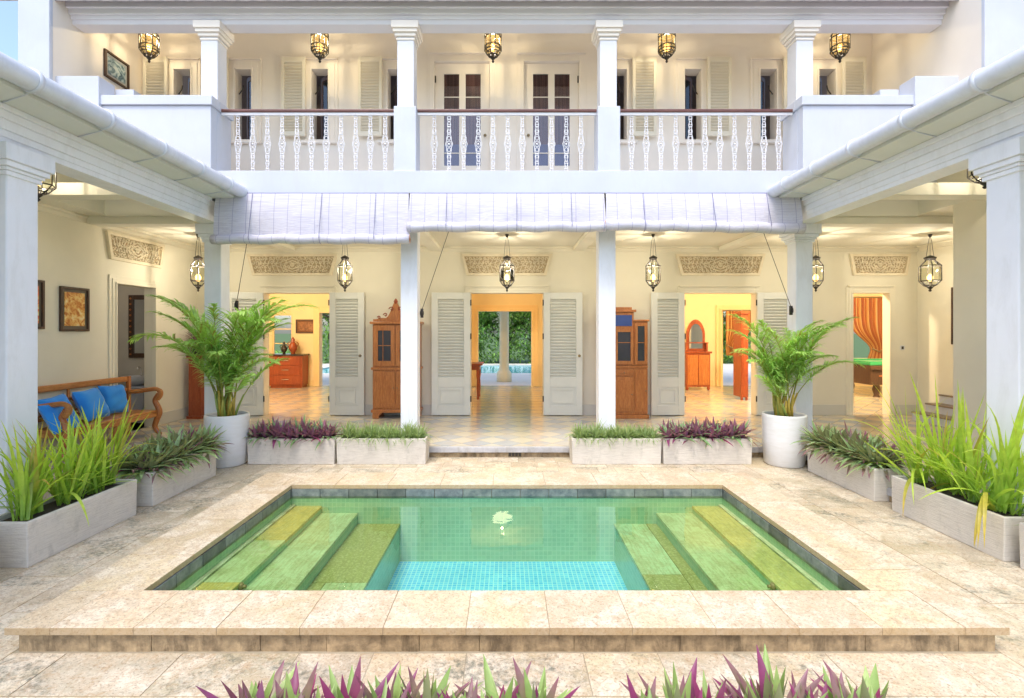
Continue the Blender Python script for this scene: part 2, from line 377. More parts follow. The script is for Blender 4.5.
# pool surround
b = MB()
tiles(b, -2.96, 2.96, 2.94, PY0, .49, .43, 0, .045, .0025, off=.22, tn=(1.05, .12)); tiles(b, -2.96, 2.96, PY1, 6.19, .60, .5, 0, .045, .004, off=.2, tn=(1.0, .12))
tiles(b, -2.96, -PX, PY0, PY1, .5, .74, 0, .045, .004, along='y', off=.2, tn=(1.0, .14)); tiles(b, PX, 2.96, PY0, PY1, .5, .74, 0, .045, .004, along='y', off=.45, tn=(1.0, .14))
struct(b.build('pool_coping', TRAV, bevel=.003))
b = MB()
for q in ((-2.955, 2.955, 2.945, PY0 - .005), (-2.955, 2.955, PY1 + .005, 6.185), (-2.955, -PX - .005, PY0 - .0051, PY1 + .0051), (PX + .005, 2.955, PY0 - .0051, PY1 + .0051)): b.box(*q, -.043, -.004)
struct(b.build('coping_mortar', m_paint('pale coping mortar', (.40, .33, .23), .9, .3, .3, 9)))
b = MB(); random.seed(3)
def risers(b, x0, x1, y0, y1, z0, z1, L, axis):
    a, e = (x0, x1) if axis == 'x' else (y0, y1)
    while a < e - .01:
        q = min(e, a + L * random.uniform(.7, 1.3)); b.cur = tint(1, .3); d = random.uniform(0, .006)
        if axis == 'x': b.box(a + .001, q - .001, y0 + d, y1, z0, z1)
        else: b.box(x0 + d, x1 - d, a + .002, q - .002, z0, z1)
        a = q
risers(b, -2.91, 2.91, 2.975, 3.06, G - .02, -.047, .5, 'x'); risers(b, -2.91, 2.91, 6.08, 6.155, G - .02, -.047, .5, 'x')
risers(b, -2.91, -2.83, 3.06, 6.08, G - .02, -.047, .5, 'y'); risers(b, 2.83, 2.91, 3.06, 6.08, G - .02, -.047, .5, 'y')
struct(b.build('pool_plinth', RISER, bevel=.004))
b = MB()
b.box(-2.83, 2.83, 3.06, PY0 + -.02, -1.0, -.047); b.box(-2.83, 2.83, PY1 + .02, 6.08, -1.0, -.047)
b.box(-2.83, -PX - .02, PY0 - .02, PY1 + .02, -1.0, -.049); b.box(PX + .02, 2.83, PY0 - .02, PY1 + .02, -1.0, -.049)
struct(b.build('pool_shell', GROUT))
# waterline tiles
b = MB(); L = .325; i = 0
for yy0, yy1 in ((PY1 - .006, PY1 + .016), (PY0 - .016, PY0 + .006)):
    x = -PX
    while x < PX - .02: q = min(PX, x + L); b.cur = tint(1, .35); b.box(x + .003, q - .003, yy0, yy1, -.15, -.048); x = q
for xx0, xx1 in ((-PX - .016, -PX + .006), (PX - .006, PX + .016)):
    y = PY0
    while y < PY1 - .02: q = min(PY1, y + L); b.cur = tint(1, .35); b.box(xx0, xx1, y + .003, q - .003, -.15, -.05); y = q
struct(b.build('waterline_tiles', SLATE, bevel=.002))
# steps, basin walls, floor
ZB = (-.235, -.315, -.44); XB = (2.45, 2.11, 1.70, 1.22); ZF = -.87
b = MB()
for s in (-1, 1):
    for k in range(3):
        x0, x1 = XB[k], XB[k + 1]; zt = ZB[k]; zn = ZB[k + 1] if k < 2 else ZF
        b.box(min(s * (x1 - .0), s * (x1 + .02)), max(s * x1, s * (x1 + .02)), PY0, PY1, zn - .05, zt - .03)
b.box(-PX, PX, PY1 - .002, PY1 + .02, -1, -.151); b.box(-PX, PX, PY0 - .02, PY0 + .002, -1, -.151)
b.box(-PX - .02, -PX + .002, PY0, PY1, -.5, -.151); b.box(PX - .002, PX + .02, PY0, PY1, -.5, -.151)
struct(b.build('pool_walls', MOSW))
b = MB(); b.add([(-1.24, PY0, ZF), (1.24, PY0, ZF), (1.24, PY1, ZF), (-1.24, PY1, ZF)], [(0, 1, 2, 3)]); struct(b.build('pool_floor', MOSF))
b = MB(); gr = (.34, .50, .30); oc = (.52, .44, .14); lg = (.46, .58, .36); ol = (.27, .30, .10)
lay = {-1: [[(PY0, 3.95, oc), (3.95, 4.75, lg), (4.75, PY1, oc)], [(PY0, 3.62, lg), (3.62, PY1, (.42, .56, .36))], [(PY0, 4.35, gr), (4.35, PY1, ol)]],
       1: [[(PY0, 3.80, lg), (3.80, PY1, (.52, .50, .20))], [(PY0, 3.62, lg), (3.62, 4.65, (.42, .56, .34)), (4.65, PY1, lg)], [(PY0, 4.5, ol), (4.5, PY1, (.38, .56, .36))]]}
for s in (-1, 1):
    for k in range(3):
        for (y0, y1, c) in lay[s][k]:
            x0, x1 = XB[k] - (.05 if k == 0 else 0), XB[k + 1] - .006
            if k == 2 and not (s < 0 and y0 > 4):
                xm = x0 - .12; b.cur = ol; b.box(min(s * x0, s * xm), max(s * x0, s * xm), y0 + .003, y1 - .003, ZB[k] - .03, ZB[k]); x0 = xm - .005
            b.cur = c; b.box(min(s * x0, s * x1), max(s * x0, s * x1), y0 + .003, y1 - .003, ZB[k] - .03, ZB[k])
    b.cur = (.7, .75, .6); b.box(min(s * 2.45, s * 2.405), max(s * 2.45, s * 2.405), PY0, PY1, -.26, -.222)
struct(b.build('pool_steps', BENCHM, bevel=.003))
b = MB(); b.add([(-PX, PY0, WZ), (PX, PY0, WZ), (PX, PY1, WZ), (-PX, PY1, WZ)], [(0, 1, 2, 3)]); struct(b.build('pool_water', WATER))
for s, w in ((-1, 'left'), (1, 'right')):
    t = thing('pool_nozzle', 'small brass water inlet on the %s flight of pool steps' % w, 'pool inlet', (s * 2.11, 3.95, -.27))
    b = MB(); b.smooth = True; M = Matrix.Rotation(R(-90 * s), 4, 'Y'); b.lathe([(.0, 0), (.03, 0), (.032, .015), (.018, .03), (.0, .031)], n=14, M=M); b.build('flange', BRASS, t)
    b = MB(); b.smooth = True; b.lathe([(.012, .03), (.014, .05), (.0, .052)], n=10, M=M); b.build('spout', BRASS, t)
# veranda and room floor
b = MB(); b.box(-12, 14, 7.62, 16.25, -.25, 0); b.box(-6.6, -4.3, -3, 7.62, -.25, 0); b.box(4.3, 8.7, -3, 7.62, -.25, 0)
struct(b.build('veranda_floor', MARBLE))
b = MB(); b.cur = (.5, .5, .5)
STEPM = m_paint('blue grey worn step stone', (.50, .50, .52), .5, .3, .4, 5, .5, (.3, .28, .24))
b.box(-4.28, 4.28, 7.56, 7.619, -.085, -.001); b.box(-4.299, -4.25, 2.0, 7.55, -.085, -.001); b.box(4.25, 4.299, 2.0, 7.55, -.085, -.001)
struct(b.build('veranda_edge', STEPM, bevel=.008))
b = MB(); risers(b, -4.3, 4.3, 7.60, 7.617, G - .02, -.088, .5, 'x'); risers(b, -4.297, -4.28, 2.0, 7.55, G - .02, -.088, .5, 'y'); risers(b, 4.28, 4.297, 2.0, 7.55, G - .02, -.088, .5, 'y')
struct(b.build('veranda_riser', RISER, bevel=.003))
t = thing('floor_drain', 'small dark grille set in the riser of the middle step', 'drain', (.12, 7.598, -.12))
b = MB(); b.box(-.1, .1, -.012, 0, -.032, -.028); b.box(-.1, .1, -.012, 0, .026, .03); [b.box(x - .004, x + .004, -.012, 0, -.03, .028) for x in (-.097, -.05, 0, .05, .097)]; b.build('grille', BRASS, t)
b = MB(); b.box(-.095, .095, -.004, .002, -.03, .03); b.build('drain_opening', DARKMET, t)
# beyond the house
b = MB(); b.box(-20, 20, 16.25, 21.5, -.28, -.03); b.box(-20, -9, 21.5, 27, -.28, -.03); b.box(9, 20, 21.5, 27, -.28, -.03); b.box(-20, 20, 27, 28, -.28, -.03)
struct(b.build('garden_terrace', m_paint('pale terrace stone', (.72, .68, .62), .6, .1, .2)))
tq = NT('turquoise pool water'); tq.pbr((.04, .42, .55), .08, tq.bump(tq.noise(tq.pos(), 3, 3), .15, .03))
b = MB(); b.box(-9, 9, 21.5, 27, -.28, -.08); struct(b.build('garden_pool_water', tq.m))

# ================================================================== THE VILLA
V = thing('villa', 'white two storey villa with columned veranda, balcony and louvred doors around the pool', 'building')
WY = 10.48; UY = 8.9; CZ = 3.52
DC = (-.755, .755); DL = (-5.06, -3.70); DR = (3.70, 5.19); DW = (7.23, 7.99); DH = 2.55
b = MB(); b.wall('y', WY, WY + .16, -6.5, 8.6, 0, 3.75, [(DC[0], DC[1], 0, DH), (DL[0], DL[1], 0, DH), (DR[0], DR[1], 0, DH), (DW[0], DW[1], 0, DH)])
b.build('back_wall', CREAM, V)
b = MB(); b.wall('x', -6.5, -6.66, -3, WY, 0, 3.75, [(8.29, 9.18, 0, 2.54)]); b.build('side_wall', CREAM, V)
b = MB(); b.wall('x', 8.6, 8.76, -3, WY, 0, 3.75); b.build('side_wall', CREAM, V)
b = MB(); b.box(6.24, 6.62, 6.3, 7.0, 0, CZ); b.build('pier', CREAM, V, bevel=.01)
b = MB(); b.box(-6.5, 8.6, 7.62, WY, CZ, CZ + .1); b.box(-6.5, -6.1, -3, 7.62, CZ, CZ + .1); b.box(6.24, 8.6, -3, 7.62, CZ, CZ + .1); b.build('ceiling', CEIL, V)
WZC = 4.0
for s in (-1, 1):
    b = MB(); e = 6.1 if s < 0 else 6.24
    b.box(min(s * 4.66, s * e), max(s * 4.66, s * e), -3, 7.62, WZC, WZC + .05); b.box(min(s * e, s * (e + .05)), max(s * e, s * (e + .05)), -3, 7.62, CZ + .1, WZC); b.box(min(s * 4.66, s * e), max(s * 4.66, s * e), 7.58, 7.615, CZ - .02, WZC)
    for k in range(14): x = s * (4.7 + k * .11); b.box(x - .004, x + .004, -3, 7.62, WZC - .012, WZC)
    b.build('ceiling_coffer', CEIL, V)
def one(name, mat, bevel, *boxes, parent=None):
    for q in boxes: bb = MB(); bb.box(*q); bb.build(name, mat, parent or V, bevel=bevel)
one('ceiling_beam', CEIL, .012, *[(x - .12, x + .12, 7.92, WY - .06, CZ - .09, CZ - .001) for x in (-1.5, 1.5, -4.53, 4.53)])
one('ceiling_beam', CEIL, .012, *[(min(s * 4.66, s * 6.44), max(s * 4.66, s * 6.44), y - .12, y + .12, CZ - .06, CZ + .10) for s in (-1, 1) for y in (3.0, 4.7, 6.4)])
one('ceiling_beam', CEIL, .012, (-6.44, -4.66, 7.66, 7.90, CZ - .12, CZ - .001), (4.66, 8.5, 7.66, 7.90, CZ - .12, CZ - .001))
b = MB(); pr = [(0, 0), (-.09, 0), (-.09, -.03), (-.05, -.05), (-.02, -.09), (0, -.10)]
b.sweepX([(WY + y, CZ - .001 + z) for y, z in pr], -6.5, 8.6); b.sweepY([(-6.5 - y, CZ - .001 + z) for y, z in pr], -3, WY - .1); b.sweepY([(8.6 + y, CZ - .001 + z) for y, z in pr], -3, WY - .1)
b.build('cornice', CREAMTRIM, V)
SKM = m_paint('grey skirting stone', (.62, .60, .54), .5, .06, .1)
def skirt(x0, x1): one('skirting', SKM, .004, (x0, x1, WY - .025, WY - .001, .001, .22))
for a, c in ((-6.5, DL[0] - .15), (DL[1] + .15, DC[0] - .15), (DC[1] + .15, DR[0] - .15), (DR[1] + .15, DW[0] - .15), (DW[1] + .15, 8.6)): skirt(a, c)
one('skirting', SKM, .004, (-6.499, -6.478, -3, 8.13, .001, .22), (-6.499, -6.478, 9.34, WY - .03, .001, .22))
def surround(x0, x1, z1, y, parent=V, w=.13, mat=CREAMTRIM):
    b = MB()
    for k, (o, p) in enumerate(((w, .022), (w * .62, .035), (.03, .05))):
        b.box(x0 - o, x0 - .001 * k, y - p, y - .001, .002, z1 + o - .0); b.box(x1 + .001 * k, x1 + o, y - p, y - .001, .002, z1 + o); b.box(x0, x1, y - p + .001, y - .001, z1 + .001 * k, z1 + o)
    b.box(x0 - .10, x1 + .10, y - .06, y - .001, z1 + w + .001, z1 + w + .035)
    return b.build('door_frame', mat, parent, bevel=.003)
for d in (DC, DL, DR, DW): surround(d[0], d[1], DH, WY)
def side_surround():
    b = MB(); X = -6.5; y0, y1, z1, w = 8.29, 9.18, 2.54, .14
    for k, (o, p) in enumerate(((w, .022), (w * .6, .035), (.03, .05))):
        e = .002 * k; b.box(X + .001, X + p, y0 - o, y0 - .001 - e, .002, z1 + o); b.box(X + .001, X + p, y1 + .001 + e, y1 + o, .002, z1 + o); b.box(X + .001, X + p - .001, y0 - .001 - e, y1 + .001 + e, z1 + .001 + e, z1 + o)
    b.build('door_frame', CREAMTRIM, V, bevel=.003)
side_surround()
# lower columns
def column(x, y0, y1, z1=3.14, cap=True, capz=3.39, z0=0.0):
    b = MB(); w = .13; b.box(x - w, x + w, y0, y1, z0, z1); c = b.build('column', COLW, V, bevel=.012)
    if cap:
        b = MB()
        for o, a, e in ((.02, z1 - .02, z1 + .02), (.035, z1 + .021, z1 + .05), (.06, z1 + .051, z1 + .10), (.085, z1 + .101, capz - .002)):
            b.box(x - w - o, x + w + o, y0 - o, y1 + o, a, e)
        b.build('capital', COLW, c, bevel=.006)
    b = MB()
    for o, a, e in ((.05, z0 + .001, z0 + .08), (.025, z0 + .081, z0 + .12)): b.box(x - w - o, x + w + o, y0 - o, y1 + o, a, e)
    b.build('column_base', COLW, c, bevel=.006)
    return c
for x in (-1.506, 1.54): column(x, 7.68, 7.92, CZ - .1, False)
for s in (-1, 1):
    column(-4.525 if s < 0 else 4.57, 7.68, 7.93)
column(-4.525, 4.39, 4.69); column(4.525, 4.29, 4.59); column(-4.525, 1.1, 1.4); column(4.525, 1.1, 1.4)
b = MB(); b.box(-4.39, 4.39, 7.68, 7.90, 3.39, 3.86); b.build('veranda_beam', WHITE, V, bevel=.008)
# side wing eaves with mouldings, soffit, gutter
for s in (-1, 1):
    b = MB()
    def q(x0, x1, z0, z1, y1=7.30): b.box(min(s * x0, s * x1), max(s * x0, s * x1), -3, y1, z0, z1)
    q(4.39, 4.66, 3.39, 3.70, 7.675); q(4.375, 4.389, 3.44, 3.70); q(4.355, 4.374, 3.50, 3.70); q(4.33, 4.354, 3.585, 3.70); q(4.30, 4.329, 3.65, 3.70)
    b.build('eaves_beam', COLW, V, bevel=.006)
    b = MB(); q(3.98, 4.66, 3.702, 3.74, 7.34); q(3.98, 4.0, 3.741, 3.80, 7.34); b.build('soffit', SOFF, V, bevel=.004)
    b = MB(); b.smooth = True; X = s * 3.9; Z = 3.80; r = .088
    prof = [(X + r * cos(a), Z + r * sin(a)) for a in [2 * PI * i / 24 for i in range(24)]]
    b.lathe([(r, 0), (r, 10.33)], n=28, M=Matrix.Translation((X, -3, Z)) @ Matrix.Rotation(R(-90), 4, 'X'))
    b.smooth = False; b.cyl((0, 0), r + .004, r + .004, 10.30, 10.34, 28, M=Matrix.Translation((X, -3, Z)) @ Matrix.Rotation(R(-90), 4, 'X'))
    g = b.build('gutter', GUT, V)
    for y in (1.5, 2.4, 3.3, 4.1, 4.85, 5.6, 6.3, 6.95):
        b = MB(); b.smooth = True; b.lathe([(r + .001, -.02), (r + .012, -.018), (r + .012, .018), (r + .001, .02)], n=28, M=Matrix.Translation((X, y, Z)) @ Matrix.Rotation(R(-90), 4, 'X'))
        b.tube([(X, y, Z - r - .005), (X + s * .12, y + .05, Z - r - .012), (s * 4.30, y + .16, 3.695)], .007, 6)
        b.build('gutter_bracket', GUT, g)
    # wing roof
    b = MB(); x0, x1 = 4.0, 6.9; n = 14
    if s > 0: x1 = 8.9
    for k in range(n):
        a = x0 + (x1 - x0) * k / n; e = x0 + (x1 - x0) * (k + 1) / n; za = 3.87 + (a - x0) * .34; ze = 3.87 + (e - x0) * .34
        pts = [(s * a, za), (s * a, za + .03), (s * e, ze + .015), (s * e, ze)]
        if s < 0: pts = pts[::-1]
        b.sweepY(pts, -3.2, 7.24)
    b.build('wing_roof', ROOF, V)
# balcony slab, parapets, piers
b = MB(); b.box(-4.39, 4.39, 7.36, UY, 3.87, 4.108); b.box(-4.39, 4.39, 7.34, 7.6, 3.78, 4.11); b.box(-6.5, -4.39, 7.32, UY, 3.80, 4.10); b.box(4.39, 6.5, 7.32, UY, 3.80, 4.10); b.build('balcony_slab', WHITE, V, bevel=.006)
for s in (-1, 1):
    b = MB()
    def q(x0, x1, y0, y1, z0, z1): b.box(min(s * x0, s * x1), max(s * x0, s * x1), y0, y1, z0, z1)
    q(4.30, 6.5, 7.26, 7.40, 3.75, 5.03); q(4.30, 4.44, 7.40, 7.80, 4.09, 5.03)
    q(4.27, 6.5, 7.23, 7.43, 5.031, 5.17); q(4.27, 4.47, 7.431, 7.82, 5.032, 5.17)
    q(5.88, 6.56, 7.20, 7.50, 5.0, 5.43); q(5.6, 5.88, 7.5, 7.7, 5.0, 5.38)
    b.build('parapet', WHITE, V, bevel=.008)
b = MB(); b.box(-6.66, -6.5, 7.16, UY, 3.8, 7.3); b.build('upper_side_wall', CREAM2, V)
b = MB(); b.box(6.5, 6.66, 6.85, UY, 3.8, 7.3); b.build('upper_side_wall', CREAM2, V)
b = MB(); b.box(-6.95, -6.5, 7.10, 7.16, 3.8, 7.3); b.build('upper_pier', WHITE, V, bevel=.01)
b = MB(); b.box(6.5, 7.5, 6.80, 6.86, 3.8, 7.3); b.build('upper_pier', WHITE, V, bevel=.01)
for x in (-1.506, 1.506):
    b = MB(); b.box(x - .165, x + .165, 7.37, 7.70, 4.10, 5.075); p = b.build('balcony_pier', WHITE, V, bevel=.01)
def upcol(x, z0):
    b = MB(); w = .125; b.box(x - w, x + w, 7.42, 7.67, z0, 6.334); c = b.build('upper_column', TRIM, V, bevel=.01)
    b = MB()
    for o, a, e in ((.012, 6.07, 6.10), (.03, 6.121, 6.17), (.055, 6.171, 6.22), (.075, 6.221, 6.33)): b.box(x - w - o, x + w + o, 7.42 - o, 7.67 + o, a, e)
    b.build('capital', CREAM2, c, bevel=.006)
for x in (-1.506, 1.506): upcol(x, 5.076)
for x in (-4.42, 4.42): upcol(x, 5.171)
b = MB(); b.box(-6.5, 6.5, 7.47, 7.70, 6.335, 6.75); b.box(-6.5, 6.5, 7.44, 7.469, 6.40, 6.75); b.box(-6.5, 6.5, 7.40, 7.439, 6.45, 6.75); b.box(-6.5, 6.5, 7.35, 7.399, 6.52, 6.75)
b.build('eaves_beam', m_paint('eaves paint lightened against roof shade', (.86, .84, .88), .5, .04, .06), V, bevel=.008)  # trim white lightened in its colour because the roof shades these mouldings
b = MB(); b.box(-6.5, 6.5, 7.75, UY + .2, 7.10, 7.2); b.build('balcony_ceiling', CEIL, V)
# main roof: courses of curved tiles, eave seen from below
b = MB(); b.smooth = False
for k in range(26):
    y0 = 7.17 + k * .36; y1 = y0 + .40; z0 = 6.52 + (y0 - 7.17) * .72; z1 = z0 + .40 * .72
    if k < 2:
        x = -7.4
        while x < 7.4:
            n = 5; vs = []
            for (yy, zz) in ((y0, z0 + .03), (y1, z1)):
                for j in range(n + 1): a = PI * j / n; vs.append((x + .11 - .11 * cos(a), yy, zz + .05 * sin(a)))
                for j in range(n + 1): a = PI * j / n; vs.append((x + .11 - .095 * cos(a), yy, zz - .018 + .05 * sin(a)))
            m = 2 * (n + 1); fs = []
            for j in range(n): fs += [(j, j + 1, m + j + 1, m + j), (n + 1 + j + 1, n + 1 + j, m + n + 1 + j, m + n + 2 + j), (j, n + 1 + j, n + 2 + j, j + 1)]
            b.add(vs, fs); x += .22
    b.sweepX([(y0 + .02, z0 - .02), (y1 - .01, z1 - .04), (y1 - .01, z1 - .005), (y0 + .02, z0 + .02)], -7.6, 7.6)
b.build('roof', ROOF, V)
# balustrade
def baluster(b, x, y, z0, z1):
    H = z1 - z0; r = .0055
    for s in (-1, 1):
        pts = []
        for i in range(49):
            t = i / 48; w = .013 + .010 * (0.5 - .5 * cos(t * 2 * PI * 9)) + .020 * math.exp(-((t - .5) / .09) ** 2) + .010 * math.exp(-((t - .5) / .25) ** 2)
            pts.append((x + s * w, y, z0 + t * H))
        b.tube(pts, r, 5)
    for t, rr in ((.5, .034), (.60, .024), (.40, .024), (.72, .018), (.28, .018), (.86, .02), (.14, .02)):
        b.tube([(x + rr * cos(a), y - .004, z0 + t * H + rr * 1.25 * sin(a)) for a in [2 * PI * i / 12 for i in range(12)]], r * .9, 5, closed=True)
    for t in (.02, .07, .2, .33, .67, .8, .93, .98): b.box(x - .026, x + .026, y - .007, y + .007, z0 + t * H - .006, z0 + t * H + .006)
    for t in (.5,): b.box(x - .012, x + .012, y - .01, y + .01, z0 + t * H - .014, z0 + t * H + .014)
proto = None
for (a, c, n0, n1) in ((-4.28, -1.672, -4.04, -1.83), (-1.34, 1.34, -1.09, 1.11), (1.672, 4.28, 1.87, 4.08)):
    b = MB(); b.box(a, c, 7.47, 7.55, 5.03, 5.075); rl = b.build('balcony_railing', RAILW, V, bevel=.01)
    b = MB(); b.box(a, c, 7.49, 7.53, 4.995, 5.029); b.build('top_bar', IRON, rl)
    b = MB(); b.box(a, c, 7.50, 7.52, 4.112, 4.13); b.build('bottom_bar', IRON, rl)
    for i in range(11):
        x = n0 + (n1 - n0) * i / 10
        if proto is None:
            bb = MB(); bb.smooth = True; baluster(bb, 0, 0, 4.13, 4.995); proto = bb.mesh('baluster', IRON)
        o = bpy.data.objects.new('baluster', proto); COL.objects.link(o); o.parent = rl; o.location = (x, 7.51, 0)
# upper wall, windows, doors
wins = [(-5.76, -1), (-4.68, -1), (-3.32, -1), (-1.97, -1), (1.98, 1), (3.30, 1), (4.64, 1), (5.68, 1)]
hw = .145; WZ0, WZ1 = 5.17, 6.40
holes = [(x - hw, x + hw, WZ0, WZ1) for x, s in wins] + [(-1.29, -.31, 4.11, 6.54), (.30, 1.28, 4.11, 6.54)]
b = MB(); b.wall('y', UY, UY + .2, -6.5, 6.5, 4.10, 7.2, holes); b.build('upper_wall', CREAM2, V)
b = MB(); b.box(-6.5, 6.5, UY + .9, UY + 1, 4.1, 7.2); b.build('upper_room_wall', m_paint('dim room plaster', (.30, .22, .20), .8), V)
CAS = m_wood('dark casement wood', (.09, .05, .05), (.20, .12, .10), .4)
def frame_xz(b, x0, x1, z0, z1, y0, y1, w):
    b.box(x0, x0 + w, y0, y1, z0, z1); b.box(x1 - w, x1, y0, y1, z0, z1); b.box(x0 + w, x1 - w, y0, y1, z0, z0 + w); b.box(x0 + w, x1 - w, y0, y1, z1 - w, z1)
for x, s in wins:
    b = MB()
    for o, p, i in ((.17, .02, .0), (.115, .033, 0), (.03, .045, 0)):
        e = .02 * p; b.box(x - hw - o, x - hw - e, UY - p, UY - .001, WZ0 - .04 - e, WZ1 + o); b.box(x + hw + e, x + hw + o, UY - p, UY - .001, WZ0 - .04 - e, WZ1 + o); b.box(x - hw - e, x + hw + e, UY - p + .001, UY - .001 - e, WZ1 + e, WZ1 + o)
    b.box(x - hw - .16, x + hw + .16, UY - .05, UY - .001, WZ1 + .171, WZ1 + .20)
    w = b.build('window', CREAM2, V, bevel=.003)
    b = MB(); b.box(x - hw - .18, x + hw + .18, UY - .08, UY - .001, WZ0 - .09, WZ0 - .041); b.build('sill', CREAM2, w, bevel=.004)
    b = MB(); M = Matrix.Translation((x + s * -hw * .95, UY + .12, 0)) @ Matrix.Rotation(R(-38 * -s), 4, 'Z')
    W = .29
    def fb(x0, x1, z0, z1): b.box(min(s * x0, s * x1), max(s * x0, s * x1), -.015, .015, z0, z1, M)
    fb(0, .05, WZ0 + .01, WZ1 - .01); fb(W - .05, W, WZ0 + .01, WZ1 - .01); fb(.05, W - .05, WZ0 + .01, WZ0 + .08); fb(.05, W - .05, WZ1 - .08, WZ1 - .01); fb(.05, W - .05, 5.72, 5.75)
    b.build('casement', CAS if abs(x) < 5 else DARKW, w)
    b = MB(); b.box(min(s * .05, s * (W - .05)), max(s * .05, s * (W - .05)), -.003, .003, WZ0 + .08, WZ1 - .08, M); b.build('pane', PANE, w)
    # louvred shutter folded back on the outer side
    sx = x + s * (.44 if abs(x) < 5 else .43); sw = .21; b = MB(); y0 = UY - .115; y1 = UY - .075; z0, z1 = 5.19, 6.58
    b.box(sx - sw, sx - sw + .05, y0, y1, z0, z1); b.box(sx + sw - .05, sx + sw, y0, y1, z0, z1); b.box(sx - sw + .05, sx + sw - .05, y0, y1, z0, z0 + .08); b.box(sx - sw + .05, sx + sw - .05, y0, y1, z1 - .08, z1)
    z = z0 + .10
    while z < z1 - .09:
        M = Matrix.Translation((sx, (y0 + y1) / 2, z)) @ Matrix.Rotation(R(-40), 4, 'X'); b.box(-sw + .048, sw - .048, -.022, .022, -.005, .005, M); z += .052
    b.build('shutter', CREAMTRIM, w, bevel=.003)
    b = MB(); b.smooth = True; b.tube([(x + s * .0, UY - .02, 6.12), (x + s * .03, UY + .0, 6.05), (x + s * .10, UY + .02, 5.98)], .010, 6); b.build('stay', DARKMET, w)
CURTR = NT('brown striped net behind the balcony door'); _t = CURTR; _s = _t.n('SeparateXYZ'); _t.t.links.new(_t.n('NewGeometry').outputs['Position'], _s.inputs[0])
_w = _t.noise(_t.pos((40, 1, .5)), 1.5, 3, .6); _t.pbr(_t.mix(_t.ramp(_w, [(.35, 0.), (.65, 1.)]), (.20, .10, .09), (.46, .24, .19)), .5)
BLUEREFL = m_paint('painted blue pane reflection', (.30, .36, .62), .7, .2)  # blue colour imitates the bluish reflection low in the balcony door panes
for (x0, x1, hs) in ((-1.29, -.31, 1), (.30, 1.28, -1)):
    b = MB()
    for o, p in ((.13, .02), (.085, .033), (.02, .045)):
        e = .03 * p; b.box(x0 - o, x0 - e, UY - p, UY - .001, 4.112 + e, 6.54 + o); b.box(x1 + e, x1 + o, UY - p, UY - .001, 4.112 + e, 6.54 + o); b.box(x0 - e, x1 + e, UY - p + .001, UY - .001 - e, 6.54 + e, 6.54 + o)
    b.box(x0 - .12, x1 + .12, UY - .06, UY - .001, 6.671, 6.71)
    b.build('door_frame', CREAM2, V, bevel=.003)
    b = MB(); g0, g1, g2, g3 = x0 + .165, x0 + .435, x0 + .55, x0 + .82; y0, y1 = UY + .03, UY + .075
    b.wall('y', y0, y1, x0 + .003, x1 - .003, 4.115, 6.535, [(g0, g1, 4.71, 6.35), (g2, g3, 4.71, 6.35)])
    d = b.build('balcony_door', CREAM2, V)
    for a, c in ((g0, g1), (g2, g3)):
        b = MB(); b.box(a, c, y0 + .015, y0 + .02, 4.71, 6.35); b.build('pane', PANE, d)
        b = MB(); b.box(a, c, y0 + .03, y0 + .035, 5.10, 6.35); b.build('curtain', CURTR.m, d)
        b = MB(); b.box(a, c, y0 + .03, y0 + .036, 4.71, 5.099); b.build('painted_reflection', BLUEREFL, d)  # sheet painted as a reflection, no cloth hangs here
        one('glazing_bar', CREAM2, 0, (a, c, y0 + .006, y0 + .014, 5.93, 5.945), (a, c, y0 + .006, y0 + .014, 4.93, 4.945), parent=d)
    hx = (x1 - .08) if hs > 0 else (x0 + .08); b = MB(); b.smooth = True
    b.lathe([(0, .06), (.022, .05), (.028, .035), (.012, .02), (.012, 0)], n=12, M=Matrix.Translation((hx, y0, 5.24)) @ Matrix.Rotation(R(90), 4, 'X')); b.build('knob', BRASS, d)
    hx = x0 + .012 if hs > 0 else x1 - .012
    for z in (6.25, 4.45): b = MB(); b.cyl((hx, y0 - .004), .012, .012, z - .06, z + .06, 8); b.build('hinge', DARKMET, d)
